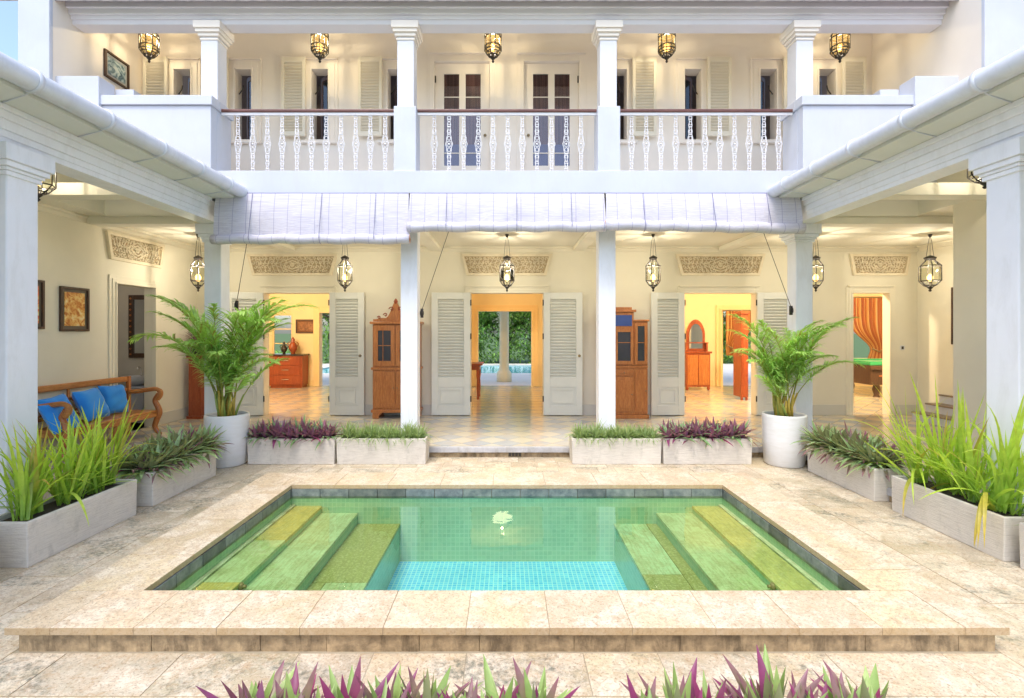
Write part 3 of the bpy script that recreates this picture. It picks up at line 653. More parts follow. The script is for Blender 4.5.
# louvred double doors downstairs
def door_leaf(hx, s, width, ang=0.0, knob=True, z0=.015, z1=2.56):
    """leaf hinged at hx, folded back against the wall toward direction s"""
    M0 = Matrix.Translation((hx, WY - .075, 0)) @ Matrix.Rotation(R(-ang * s), 4, 'Z')
    b = MB(); w = width; T = .022
    def bx(a, c, e, f, t=T): b.box(min(s * a, s * c), max(s * a, s * c), -t, t, e, f, M0)
    bx(0, .13, z0, z1); bx(w - .13, w, z0, z1); bx(.13, w - .13, z0, z0 + .20); bx(.13, w - .13, .60, .80); bx(.13, w - .13, z1 - .14, z1)
    bx(.13, w - .13, z0 + .20, .60, .004)
    o = b.build('door_leaf', SHUT, V, bevel=.004)
    b = MB(); z = .835
    while z < z1 - .15:
        M = M0 @ Matrix.Translation((s * w / 2, 0, z)) @ Matrix.Rotation(R(-42), 4, 'X'); h = w / 2 - .132; b.box(-h, h, -.024, .024, -.005, .005, M); z += .062
    b.box(-(w / 2 - .131), w / 2 - .131, .016, .019, .80, z1 - .141, M0 @ Matrix.Translation((s * w / 2, 0, 0)))
    b.build('louvres', SHUT, o)
    b = MB(); x0, x1 = .185, w - .185
    def bf(a, c, e, f): b.box(min(s * a, s * c), max(s * a, s * c), -.024, -.003, e, f, M0)
    bf(x0, x1, z0 + .245, z0 + .265); bf(x0, x1, .54, .56); bf(x0, x0 + .02, z0 + .266, .539); bf(x1 - .02, x1, z0 + .266, .539); b.build('panel_moulding', SHUT, o)
    if knob:
        b = MB(); b.smooth = True; b.lathe([(0, .075), (.024, .07), (.03, .05), (.014, .03), (.02, .0)], n=14, M=M0 @ Matrix.Translation((s * (w - .07), -T, 1.25)) @ Matrix.Rotation(R(90), 4, 'X')); b.build('knob', BRASS, o)
    for z in (.35, 1.65, 2.35): b = MB(); b.cyl((0, 0), .014, .014, z - .06, z + .06, 8, M=M0 @ Matrix.Translation((-s * .012, -.015, 0))); b.build('hinge', DARKMET, o)
    return o
door_leaf(DC[0] - .01, -1, .80, 2, False); door_leaf(DC[1] + .01, 1, .80, 2)
door_leaf(DL[0] - .01, -1, .72, 14, False); door_leaf(DL[1] + .01, 1, .73, 2)
door_leaf(DR[0] - .01, -1, .70, 2, False); door_leaf(DR[1] + .01, 1, .72, 6, False)
# carved overdoor panels
def carving(w, h):
    """two meshes in local XZ: bright scroll relief and frame; returns (frame, relief, ground)"""
    fr = MB(); d = .12 * w / 1.9; W = w / 2; f = .05
    o = [(-W, h), (W, h), (W - d, 0), (-W + d, 0)]; i = [(-W + f * 1.3, h - f), (W - f * 1.3, h - f), (W - d - f * .9, f), (-W + d + f * .9, f)]
    vs = [(x, -.05, z) for x, z in o] + [(x, -.05, z) for x, z in i] + [(x, 0, z) for x, z in o] + [(x, -.012, z) for x, z in i]
    fs = []
    for k in range(4):
        l = (k + 1) % 4; fs += [(k, l, 4 + l, 4 + k), (k, 8 + k, 8 + l, l), (4 + k, 4 + l, 12 + l, 12 + k)]
    fr.add(vs, fs)
    bg = MB(); bg.add([(x, -.012, z) for x, z in i], [(0, 1, 2, 3)])
    re = MB(); re.smooth = True; ih = h - 2 * f; cz = h / 2; r = .0125; rnd = random.Random(5)  # relief
    def arc(cx, cz_, rad, a0, a1, rr=r, n=9, grow=0.0):
        re.tube([(cx + (rad + grow * k / n) * cos(a0 + (a1 - a0) * k / n), -.028, cz_ + (rad + grow * k / n) * sin(a0 + (a1 - a0) * k / n)) for k in range(n + 1)], rr, 5)
    IW = W - f * 1.3
    re.tube([(-IW * .42, -.03, cz), (0, -.03, cz + ih * .42), (IW * .42, -.03, cz), (0, -.03, cz - ih * .42)], r * 1.1, 5, closed=True)
    re.tube([(-IW * .26, -.03, cz), (0, -.03, cz + ih * .26), (IW * .26, -.03, cz), (0, -.03, cz - ih * .26)], r, 5, closed=True)
    arc(0, cz, .035, 0, 2 * PI, r, 12); re.tube([(0, -.03, cz - .05), (0, -.03, cz + .05)], r, 5)
    step = .075
    for s in (-1, 1):
        x = .05
        while x < IW - .03:
            for row in range(4):
                z = f + ih * (row + .5) / 4; lim = IW - d * (1 - (z / h)) * 1.0 - .02
                ins = abs(x) / (IW * .42) + abs(z - cz) / (ih * .42)
                if x > lim or .8 < ins < 1.05: continue
                a = rnd.choice((0, 1, 2, 3)) * PI / 2 + PI / 4
                arc(s * (x + (row % 2) * step * .5), z, .012, a, a + s * 5.2, r * .82, 10, .024)
            x += step
        for k in range(9):
            x0 = IW * (.1 + .1 * k); re.tube([(s * x0, -.026, f + .01), (s * (x0 + .07), -.03, cz), (s * (x0 + .0), -.026, h - f - .01)] if x0 < IW - .2 else [(s * (x0 - .02), -.026, h - f - .01), (s * (x0 - .05), -.03, cz)], r * .7, 5)
    return fr, re, bg
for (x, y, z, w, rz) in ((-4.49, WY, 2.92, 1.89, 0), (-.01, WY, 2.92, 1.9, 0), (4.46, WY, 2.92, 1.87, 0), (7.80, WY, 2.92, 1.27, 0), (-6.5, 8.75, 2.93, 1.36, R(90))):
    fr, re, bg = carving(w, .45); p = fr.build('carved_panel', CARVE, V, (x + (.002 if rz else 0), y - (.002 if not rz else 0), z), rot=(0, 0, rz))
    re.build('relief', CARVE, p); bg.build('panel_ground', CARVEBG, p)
# interior shell
FY = 16.0
b = MB(); b.wall('y', FY, FY + .2, -11, 13, 0, 3.7, [(-.92, .78, 0, 2.40), (-5.98, -5.0, 0, 2.35), (-7.52, -6.86, .95, 2.32), (6.88, 8.15, 0, 2.4), (10.7, 12.4, .9, 2.6)])
b.build('far_wall', GOLD, V)
b = MB(); b.wall('x', -11, -11.15, WY + .16, FY, 0, 3.7); b.wall('x', 13, 13.15, WY + .16, FY, 0, 3.7); b.wall('x', -2.3, -2.45, WY + .16, FY, 0, 3.7, [(12.2, 14.4, 0, 2.4)]); b.wall('x', 2.6, 2.75, WY + .16, FY, 0, 3.7, [(12.2, 14.4, 0, 2.4)])
b.box(-11, 13, WY + .161, WY + .18, 2.72, 3.6)
b.build('room_wall', GOLD, V)
b = MB(); b.box(-11, 13, WY + .16, FY, 3.5, 3.6); b.build('room_ceiling', m_paint('warm room ceiling', (.85, .70, .42), .7), V)
b = MB(); b.box(-8.5, -6.66, 7.9, 9.9, 2.9, 3.0); b.box(-8.6, -8.5, 7.9, 9.9, 0, 3); b.box(-8.5, -6.66, 9.9, 10.0, 0, 3); b.box(-8.5, -6.66, 7.8, 7.9, 0, 3); b.box(-8.5, -6.6, 7.9, 9.9, -.1, 0); b.build('washroom_wall', m_paint('grey cream washroom plaster', (.66, .62, .54), .7), V)
INT = m_paint('warm trim paint', (.86, .66, .34), .5, .04)
def inner_surround(x0, x1, z1, y=FY, w=.2):
    b = MB(); b.box(x0 - w, x0, y - .05, y - .001, .001, z1 + w); b.box(x1, x1 + w, y - .05, y - .001, .001, z1 + w); b.box(x0, x1, y - .05, y - .001, z1, z1 + w); b.box(x0 - .09, x0, y - .08, y - .051, .001, z1 + .09); b.box(x1, x1 + .09, y - .08, y - .051, .001, z1 + .09); b.box(x0, x1, y - .08, y - .051, z1, z1 + .09)
    b.build('door_frame', INT, V, bevel=.006)
inner_surround(-.92, .78, 2.40); inner_surround(-5.98, -5.0, 2.35); inner_surround(6.88, 8.15, 2.4)
b = MB(); b.box(-7.55, -6.83, FY - .06, FY + .1, .90, .949); frame_xz(b, -7.52, -6.86, .95, 2.32, FY + .02, FY + .07, .05); b.box(-7.47, -6.91, FY + .03, FY + .06, 1.36, 1.39); b.box(-7.47, -6.91, FY + .03, FY + .06, 1.82, 1.85); b.build('window', INT, V)
one('skirting', INT, .004, (-11, -6.2, FY - .03, FY - .001, .001, .2), (-4.8, -2.46, FY - .03, FY - .001, .001, .2), (2.8, 6.6, FY - .03, FY - .001, .001, .2))
b = MB(); b.box(9.5, 11.5, FY + .24, FY + .3, .9, 2.5); 
# garden side colonnade
for x in (-.10, -7.0, 7.2):
    b = MB(); b.smooth = True; b.lathe([(.24, 0), (.27, 0), (.27, .28), (.24, .34), (.19, .40), (.17, .55), (.165, 3.1), (.2, 3.2), (.26, 3.3), (.26, 3.4)], (x, 17.9, -.03), n=20); b.build('garden_column', m_paint('cream column paint', (.82, .74, .52), .5, .05) if x == -.10 else bpy.data.materials['cream column paint'], V)
b = MB(); b.box(-11, 13, 17.75, 18.05, 3.37, 3.6); b.build('garden_beam', CEIL, V, bevel=.01)
# outer envelope
b = MB(); b.box(-11.3, -11.15, WY, FY + .2, -.3, 7.0); b.box(13.15, 13.3, WY, FY + .2, -.3, 7); b.box(-11.3, -6.66, WY - .01, WY + .15, -.3, 7); b.box(8.76, 13.3, WY - .01, WY + .15, -.3, 7); b.box(-11.3, 13.3, FY + .201, FY + .3, 2.9, 7.5)
b.build('outer_wall', WHITE, V)

# ---------------------------------------------------------------- furniture
def cabinet_body(b, x0, x1, y0, y1, z0, z1): b.box(x0, x1, y0, y1, z0, z1)
# left armoire with glazed upper doors
t = thing('display_cabinet', 'tall orange teak cabinet with arched fretwork crest, left of the middle doors', 'cabinet', (-2.24, 10.24, 0))
w, d = .46, .19
b = MB(); b.box(-w, w, -d, d, .12, 1.90); b.box(-w - .03, w + .03, -d - .03, d, .12, .18); b.box(-w - .03, w + .03, -d - .03, d, .98, 1.03); b.box(-w - .05, w + .05, -d - .05, d, 1.90, 1.95); b.build('carcass', TEAK, t, bevel=.008)
b = MB()
pts = []
for i in range(25):
    u = -1 + 2 * i / 24; z = 2.0 + .30 * (math.exp(-(u / .32) ** 2)) + .06 * cos(u * 9) * (1 - abs(u)); pts.append((u * w * .98, z))
b.prism([(-w * .98, 1.951)] + [(w * .98, 1.951)] + pts[::-1], -d, -d + .04); b.build('crest', TEAK, t, bevel=.004)
b = MB(); b.smooth = True
for s in (-1, 1):
    for (cx, cz, r0, n0) in ((.08, 2.20, .05, 10), (.2, 2.08, .045, 10), (.33, 2.03, .035, 10)): b.tube([(s * (cx + r0 * (1 - k / 14) * cos(k * .55)), -d - .01, cz + r0 * (1 - k / 14) * sin(k * .55)) for k in range(14)], .011, 6)
b.lathe([(0, .12), (.03, .09), (.045, .05), (.02, 0)], (0, -d + .02, 2.30), n=10); b.build('carving', MAHOG, t)
for s in (-1, 1):
    b = MB(); b.wall('y', -d - .03, -d - .004, min(s * .01, s * (w - .03)), max(s * .01, s * (w - .03)), 1.06, 1.87, [(min(s * .09, s * (w - .11)), max(s * .09, s * (w - .11)), 1.16, 1.77)]); dd = b.build('glazed_door', TEAK, t)
    b = MB(); b.box(min(s * .09, s * (w - .11)), max(s * .09, s * (w - .11)), -d - .012, -d - .008, 1.16, 1.77); b.build('pane', m_paint('dark cabinet glass', (.05, .05, .07), .08, .3) if s < 0 else bpy.data.materials['dark cabinet glass'], dd)
    b = MB(); cx = s * (w - .02 + .09 - .01) / 2 ; b.box(s * .25 - .006, s * .25 + .006, -d - .02, -d - .013, 1.16, 1.77); b.box(min(s * .09, s * (w - .11)), max(s * .09, s * (w - .11)), -d - .0195, -d - .0135, 1.46, 1.475); b.build('glazing_bar', TEAK, dd)
    b = MB(); x0, x1 = sorted((s * .01, s * (w - .03))); b.box(x0, x1, -d - .025, -d - .004, .22, .95); b.box(x0 + .07, x1 - .07, -d - .034, -d - .026, .30, .87); dd = b.build('panel_door', TEAK, t, bevel=.008)
    b = MB(); b.smooth = True; b.lathe([(0, .03), (.013, .025), (.006, 0)], n=8, M=Matrix.Translation((s * .04, -d - .025, .62)) @ Matrix.Rotation(R(90), 4, 'X')); b.build('knob', BRASS, dd)
    b = MB(); b.prism([(s * w, 0), (s * w, .12), (s * (w - .2), .12), (s * (w - .12), .05), (s * (w - .13), 0)][::s], -d - .02, d); b.build('foot', TEAK, t, bevel=.004)
# right bookcase
t = thing('display_cabinet', 'asymmetric teak cabinet with stepped glazed top, right of the middle doors', 'cabinet', (2.29, 10.24, 0))
b = MB(); b.box(-.36, .54, -d, d, .08, 1.02); b.box(-.36, .54, -d - .02, d, 1.021, 1.06); b.box(-.36, .26, -d, d, 1.06, 2.14); b.box(.26, .54, -d, d, 1.06, 1.95); b.box(-.40, .30, -d - .04, d, 2.14, 2.19); b.box(.24, .57, -d - .03, d, 1.951, 1.99); b.box(-.33, .22, -d - .01, d, 2.191, 2.24)
b.build('carcass', TEAK, t, bevel=.008)
GL = bpy.data.materials['dark cabinet glass']
for x0, x1, z0, z1, nm in ((-.34, -.14, .14, .98, 'panel_door'), (-.12, .24, .14, .84, 'panel_door'), (.28, .52, .14, .98, 'panel_door'), (-.12, .24, .87, .98, 'drawer')):
    b = MB(); b.box(x0, x1, -d - .022, -d - .003, z0, z1); m = .035 if nm == 'drawer' else .065; b.box(x0 + m, x1 - m, -d - .03, -d - .023, z0 + m, z1 - m); p = b.build(nm, TEAK, t, bevel=.006)
    b = MB(); b.smooth = True; b.lathe([(0, .03), (.014, .025), (.006, 0)], n=8, M=Matrix.Translation(((x0 + x1) / 2 if nm == 'drawer' else x1 - .03, -d - .022, (z0 + z1) / 2)) @ Matrix.Rotation(R(90), 4, 'X')); b.build('knob', BRASS, p)
for x0, x1, z0, z1 in ((-.34, -.14, 1.10, 1.80), (-.12, .24, 1.10, 1.80), (.28, .52, 1.10, 1.92)):
    b = MB(); b.wall('y', -d - .03, -d - .003, x0, x1, z0, z1, [(x0 + .05, x1 - .05, z0 + .06, z1 - .06)]); p = b.build('glazed_door', TEAK, t)
    b = MB(); b.box(x0 + .05, x1 - .05, -d - .012, -d - .008, z0 + .06, z1 - .06); b.build('pane', GL, p)
    b = MB(); b.box(x0 + .05, x1 - .05, -d - .019, -d - .013, z0 + .42, z0 + .435); b.build('glazing_bar', TEAK, p)
for x0, x1, z0, z1 in ((-.34, -.14, 1.86, 2.08), (-.12, .22, 1.86, 2.08)):
    b = MB(); b.box(x0, x1, -d - .012, -d - .003, z0, z1); b.build('blue_pane', m_paint('cobalt stained glass', (.04, .08, .30), .12, .3) if x0 < -.2 else bpy.data.materials['cobalt stained glass'], t)
b = MB(); b.box(-.38, .56, -d - .03, d, 0.0, .08); b.build('plinth', TEAK, t, bevel=.006)

# bench in left wing, facing +X
t = thing('bench', 'long curved arm teak settee with blue cushions against the left wall', 'bench', (-6.47, 6.68, 0))
L = 1.86; D = .54      # local: x from wall outward, y along the wall
def smooth_pts(ctrl, n=8):
    out = []; P = [Vector(c) for c in ctrl]; P = [2 * P[0] - P[1]] + P + [2 * P[-1] - P[-2]]
    for i in range(1, len(P) - 2):
        for k in range(n):
            u = k / n; a, b_, c, d_ = P[i - 1:i + 3]; out.append(.5 * ((2 * b_) + (-a + c) * u + (2 * a - 5 * b_ + 4 * c - d_) * u * u + (-a + 3 * b_ - 3 * c + d_) * u ** 3))
    out.append(P[-2]); return out
b = MB(); b.box(.06, D, .03, L - .03, .385, .42); b.build('seat', TEAKY, t, bevel=.01)
b = MB(); b.box(D - .03, D + .005, .05, L - .05, .31, .384); b.box(.08, D - .03, .05, .08, .31, .384); b.box(.08, D - .03, L - .08, L - .05, .31, .384); b.build('apron', TEAKY, t, bevel=.006)
b = MB(); b.smooth = True
b.box(.0, .045, .04, L - .04, .90, .99); b.box(.01, .04, .04, L - .04, .74, .79); b.box(.02, .05, .04, L - .04, .50, .55); b.build('back_rail', TEAKY, t, bevel=.01)
for k in range(3):
    y0 = .08 + k * (L - .16) / 3; y1 = y0 + (L - .16) / 3; ym = (y0 + y1) / 2
    b = MB(); b.smooth = True; b.tube(smooth_pts([(.03, y0 + .08, .74), (.03, ym - .05, .66), (.03, ym + .05, .62), (.03, y1 - .08, .55)]), .014, 6); b.tube(smooth_pts([(.03, y0 + .08, .55), (.03, ym - .05, .62), (.03, ym + .05, .66), (.03, y1 - .08, .74)]), .014, 6)
    b.tube([(.03, ym + .06 * cos(a), .645 + .05 * sin(a)) for a in [2 * PI * i / 14 for i in range(14)]], .013, 6, closed=True); b.box(.015, .045, y0 - .0, y0 + .03, .55, .90) if k else None
    b.build('back_scroll', TEAK, t)
for y in (.04, L - .04):
    b = MB(); b.smooth = True
    b.tube(smooth_pts([(.02, y, .72), (.2, y, .735), (.38, y, .76), (.50, y, .77), (.575, y, .73), (.575, y, .66), (.53, y, .60)]), [.036] * 30 + [.040] * 19, 8); a = b.build('armrest', TEAKX, t)
    b = MB(); b.smooth = True; n = 33
    b.tube(smooth_pts([(D + .01, y, .70), (D - .05, y, .58), (D - .0, y, .46), (D + .02, y, .36), (D - .035, y, .22), (D - .05, y, .12), (D + .03, y, .0)]), [.035 + .012 * sin(i / 48 * PI) for i in range(49)], 8); b.build('front_leg', TEAK, t)
    b = MB(); b.box(.01, .06, y - .03, y + .03, 0, .99); b.build('back_leg', TEAK, t, bevel=.006)
b = MB(); b.smooth = True; y = L / 2; b.tube(smooth_pts([(D - .02, y, .38), (D - .03, y, .25), (D - .05, y, .12), (D + .02, y, .0)]), .03, 8); b.build('front_leg', TEAK, t)

def cushion(loc, rot, s=.21, h=.075, lab='', mat=BLUE):
    b = MB(); b.smooth = True; n = 18; vs = []
    for sd in (1, -1):
        for i in range(n + 1):
            for j in range(n + 1):
                u = -1 + 2 * i / n; v = -1 + 2 * j / n
                k = (max(0, 1 - u ** 4) * max(0, 1 - v ** 4)) ** .45
                pin = 1 - .07 * (1 - abs(u)) * abs(v) - .07 * (1 - abs(v)) * abs(u)
                wr = .006 * sin(9 * u + 4 * v) * k
                vs.append((u * s * pin * 1.1, v * s * pin, sd * (h * k + wr * 1)))
    m = (n + 1) ** 2; fs = []
    for i in range(n):
        for j in range(n):
            a = i * (n + 1) + j; fs += [(a, a + n + 1, a + n + 2, a + 1), (m + a, m + a + 1, m + a + n + 2, m + a + n + 1)]
    b.add(vs, fs); o = b.build('cushion', mat, None, loc); o.rotation_euler = rot
    return tag(o, lab, 'cushion', 'blue cushions on the teak settee')
# face normal toward +X, tilted back a little
cushion((-6.20, 7.46, .66), (R(7), R(66), R(9)), .22, .10, 'blue cushion propped in the middle of the settee, in front of its neighbour')
cushion((-6.32, 8.03, .66), (R(-8), R(74), R(-14)), .215, .10, 'blue cushion leaning on the far end of the settee by the doorway')
cushion((-6.26, 6.98, .63), (R(14), R(66), R(14)), .21, .08, 'tilted blue cushion second from the near arm of the settee')
cushion((-6.08, 6.80, .58), (R(4), R(60), R(2)), .20, .08, 'blue cushion half hidden behind the column at the near arm of the settee')

# framed pictures on left wall
def picture(name_lab, x, y, z, w, h, rz, cols, seed, cat='picture', fm=DARKW):
    t = thing('framed_picture', name_lab, cat, (x, y, z), rz, 'framed pictures')
    b = MB(); frame_xz(b, -w / 2, w / 2, -h / 2, h / 2, -.035, -.002, .035); b.build('frame', fm, t, bevel=.004)
    b = MB(); b.box(-w / 2 + .034, w / 2 - .034, -.012, -.004, -h / 2 + .034, h / 2 - .034); b.build('mount', m_paint('picture mount %d' % seed, cols[4], .6, .1), t)
    b = MB(); b.box(-w / 2 + .075, w / 2 - .075, -.018, -.013, -h / 2 + .08, h / 2 - .08); b.build('canvas', m_picture('painted canvas %d' % seed, seed, cols[:4]), t)
warmc = [(.25, .05, .02), (.62, .22, .04), (.80, .52, .16), (.85, .76, .50), (.14, .11, .08)]
picture('framed warm toned print of figures, on the left wall above the settee', -6.5, 7.50, 2.08, .50, .66, R(90), warmc, 3)
picture('framed print with red figures, half hidden behind the near left column', -6.5, 6.72, 2.12, .56, .68, R(90), [(.10, .25, .10), (.72, .12, .05), (.65, .50, .14), (.75, .72, .52), (.14, .11, .08)], 8)
picture('dark framed seascape hanging in the upper left gallery', -6.5, 8.31, 6.09, .52, .44, R(90), [(.03, .05, .08), (.10, .18, .22), (.35, .45, .48), (.60, .62, .55), (.40, .40, .38)], 5)
picture('dark landscape picture on the golden wall of the left room', -6.40, FY - .001, 1.92, .70, .44, 0, [(.10, .04, .02), (.20, .08, .03), (.30, .13, .05), (.36, .18, .08), (.16, .06, .02)], 11)
picture('dark edged picture on the right side wall behind the pier', 8.6, 9.35, 2.05, .6, 1.1, R(-90), warmc, 14)
# washroom
t = thing('wall_mirror', 'tall mirror in an ornate dark frame inside the left washroom', 'mirror', (-7.2, 9.898, 1.85))
b = MB(); frame_xz(b, -.27, .27, -.62, .62, -.04, -.001, .09); b.build('frame', DARKW, t, bevel=.01)
b = MB(); b.box(-.181, .181, -.012, -.002, -.531, .531); tm = NT('mirror silver'); tm.pbr((.55, .6, .68), .04, None, 1.0); b.build('glass', tm.m, t)
b = MB(); b.smooth = True; [b.lathe([(0, .02), (.018, .008), (.02, 0)], n=8, M=Matrix.Translation((sx * .225, -.04, z)) @ Matrix.Rotation(R(90), 4, 'X')) for sx in (-1, 1) for z in [-.55 + .11 * k for k in range(11)]]; b.build('stud', TEAK, t)
t = thing('wash_basin', 'white wall basin below the dark framed mirror in the washroom', 'basin', (-7.2, 9.68, .82))
b = MB(); b.smooth = True; b.lathe([(.02, -.12), (.12, -.10), (.20, -.03), (.235, .06), (.225, .07), (.20, .02), (.1, -.04), (0, -.05)], n=24); b.build('bowl', POT, t)
b = MB(); b.smooth = True; b.tube([(0, .16, .06), (0, .16, .2), (0, .10, .24), (0, .05, .2)], .012, 8); tc = NT('chrome'); tc.pbr((.8, .8, .8), .1, None, 1.0); b.build('tap', tc.m, t)
b = MB(); b.box(-.3, .3, -.18, .2, -.16, -.121); b.build('shelf', WHITE, t, bevel=.01)
b = MB(); b.box(-.24, .24, -.12, .2, -.82, -.161); b.build('vanity', WHITE, t, bevel=.01)
# pedestal with vase of dried stems in the corner
t = thing('pedestal', 'tall narrow orange wooden pedestal in the corner behind the left palm', 'pedestal', (-6.25, 10.12, 0))
b = MB(); b.box(-.12, .12, -.12, .12, .06, 1.22); b.box(-.09, .09, -.125, -.121, .14, 1.14); b.build('shaft', MAHOG, t, bevel=.006)
b = MB(); b.box(-.15, .15, -.15, .15, 1.221, 1.27); b.build('top', MAHOG, t, bevel=.008); b = MB(); b.box(-.15, .15, -.15, .15, 0, .06); b.build('base', MAHOG, t, bevel=.008)
t = thing('flower_vase', 'dark vase of dried brown and purple stems on the corner pedestal', 'vase', (-6.25, 10.12, 1.271))
b = MB(); b.smooth = True; b.lathe([(0, 0), (.07, 0), (.11, .08), (.10, .16), (.06, .20), (.075, .23), (.06, .22)], n=16); b.build('vase', DARKMET, t)
b = MB(); rr = random.Random(4)
for k in range(70):
    a = rr.uniform(0, 2 * PI); e = rr.uniform(.5, 1.5); b.cur = rr.choice([(.20, .10, .06), (.30, .16, .10), (.16, .05, .12), (.10, .12, .05)]); b.blade((0, 0, .2), (cos(a) * cos(e), sin(a) * cos(e), sin(e)), rr.uniform(.25, .55), .03, .8, 5)
b.build('dried_stems', RHOEO, t)
# light switch
t = thing('light_switch', 'small square light switch on the wall right of the billiard room door', 'switch', (8.28, WY - .001, 1.41))
b = MB(); b.box(-.045, .045, -.012, 0, -.045, .045); b.build('plate', TRIM, t, bevel=.003); b = MB(); b.box(-.022, .022, -.018, -.0125, -.03, .03); b.build('rocker', DARKMET, t)
# stone stairs on the right
b = MB()
for k in range(7): b.box(8.02 + .0 + .27 * k if k < 2 else 8.02 + .27 * k, 8.02 + .27 * (k + 1) if k < 6 else 9.9, 8.6, 9.9, .001, .17 * (k + 1) - .031)
st = b.build('staircase', WHITE, V)
b = MB()
for k in range(7): b.box(8.0 + .27 * k, 8.02 + .27 * (k + 1) - .001, 8.58, 9.9, .17 * (k + 1) - .03, .17 * (k + 1))
b.build('tread', m_paint('brown stone tread', (.28, .22, .17), .4, .2), st, bevel=.004)
# rooms: left
CNTR = m_paint('dark stone counter', (.05, .045, .04), .2, .3)
t = thing('chest_of_drawers', 'red wooden drawer unit with dark counter inside the left room', 'drawers', (-6.87, 15.75, 0))
b = MB(); b.box(-.52, .52, -.24, .24, .08, 1.0); b.box(-.48, .48, -.20, .24, 0, .079); b.build('carcass', MAHOG, t, bevel=.006)
b = MB(); b.box(-1.6, .56, -.28, .24, 1.001, 1.05); b.build('countertop', CNTR, t, bevel=.005)
for k in range(3):
    b = MB(); z = .12 + k * .295; b.box(-.10 - .36, .46, -.262, -.241, z, z + .27); p = b.build('drawer', MAHOG, t, bevel=.006)
    b = MB(); b.smooth = True; b.tube([(-.12, -.265, z + .15), (-.10, -.29, z + .15), (.10, -.29, z + .15), (.12, -.265, z + .15)], .009, 6); b.build('handle', tc.m, p)
t = thing('kitchen_cupboard', 'golden cupboard left of the red drawers inside the left room', 'cupboard', (-8.0, 15.75, 0)); b = MB(); b.box(-.55, .55, -.22, .24, 0, .999); b.build('carcass', GOLD, t, bevel=.005); b = MB(); b.box(-.5, .5, -.24, -.221, .1, .93); b.build('door', GOLD, t, bevel=.01)
for x, sc, lab, mt in ((-6.72, 1.15, 'dark red ceramic urn on the counter in the left room', MAHOG), (-7.0, .85, 'small black figure vase on the counter in the left room', DARKMET)):
    t = thing('urn', lab, 'urn', (x, 15.7, 1.051)); b = MB(); b.smooth = True; b.lathe([(0, 0), (.06 * sc, 0), (.05 * sc, .04), (.10 * sc, .12 * sc), (.12 * sc, .2 * sc), (.07 * sc, .3 * sc), (.04 * sc, .34 * sc), (.05 * sc, .40 * sc), (.02 * sc, .45 * sc), (0, .47 * sc)], n=18); b.build('body', mt, t)
    
    for s in (-1, 1): b = MB(); b.smooth = True; b.tube(smooth_pts([(s * .11 * sc, 0, .2 * sc), (s * .15 * sc, 0, .28 * sc), (s * .05 * sc, 0, .36 * sc)]), .01, 6); b.build('handle', mt, t)
# centre: table
t = thing('console_table', 'reddish wooden table at the left edge of the middle room', 'table', (-1.25, 13.2, 0))
b = MB(); b.box(-.65, .62, -.4, .4, .88, .93); b.box(-.58, .55, -.34, .34, .76, .879); b.build('tabletop', MAHOG, t, bevel=.008)
for x in (-.53, .50):
    for y in (-.3, .3): b = MB(); b.smooth = True; b.lathe([(.045, .76), (.045, .6), (.03, .5), (.04, .3), (.025, .08), (.035, .03), (.03, 0)], (x, y, 0), n=10); b.build('leg', MAHOG, t)
# right: dresser with mirror, wardrobe, curtains
t = thing('dresser', 'reddish wooden dresser with arched mirror inside the right room', 'dresser', (5.72, 15.15, 0))
b = MB(); b.box(-.36, .36, -.2, .2, .10, 1.10); b.box(-.40, .40, -.24, .22, 1.101, 1.16); b.build('carcass', MAHOG, t, bevel=.008)
for x in (-.32, .32): b = MB(); b.smooth = True; b.lathe([(.04, .1), (.05, .05), (.03, 0)], (x, -.16, 0), n=10); b.build('foot', MAHOG, t)
for x in (-.17, .17): b = MB(); b.box(x - .155, x + .155, -.222, -.201, .16, 1.05); b.box(x - .10, x + .10, -.232, -.223, .24, .96); b.build('door', TEAK, t, bevel=.006)
b = MB(); arc_ = [(-.28, 1.161), (.28, 1.161), (.28, 1.70)] + [(.28 * cos(a), 1.70 + .42 * sin(a) ** 1.3) for a in [PI * k / 14 for k in range(1, 14)]] + [(-.28, 1.70)]
b.prism(arc_, 0, .05); b.build('mirror_frame', MAHOG, t, bevel=.006)
b = MB(); b.prism([(x * .72, 1.24 + (z - 1.16) * .78) for x, z in arc_], -.006, -.001); b.build('mirror', tm.m, t)
b = MB(); b.box(-.34, .34, -.12, .05, 1.40, 1.43); [b.box(s * .30 - .03, s * .30 + .03, -.1, .04, 1.161, 1.40) for s in (-1, 1)]; b.build('shelf', MAHOG, t, bevel=.004)
t = thing('wardrobe', 'narrow dark teak cupboard at the right edge of the right room doorway', 'cupboard', (6.04, 12.9, 0))
b = MB(); b.box(-.09, .09, -.2, .25, .08, 2.2); b.box(-.11, .11, -.24, .27, 2.201, 2.27); [b.box(x, x + .05, -.19, -.13, 0, .079) for x in (-.085, .035)]; b.build('carcass', MAHOG, t, bevel=.008)
b = MB(); b.box(-.075, .075, -.222, -.201, .4, 2.12); b.box(-.04, .04, -.23, -.223, .5, 2.02); b.build('door', MAHOG, t, bevel=.006)
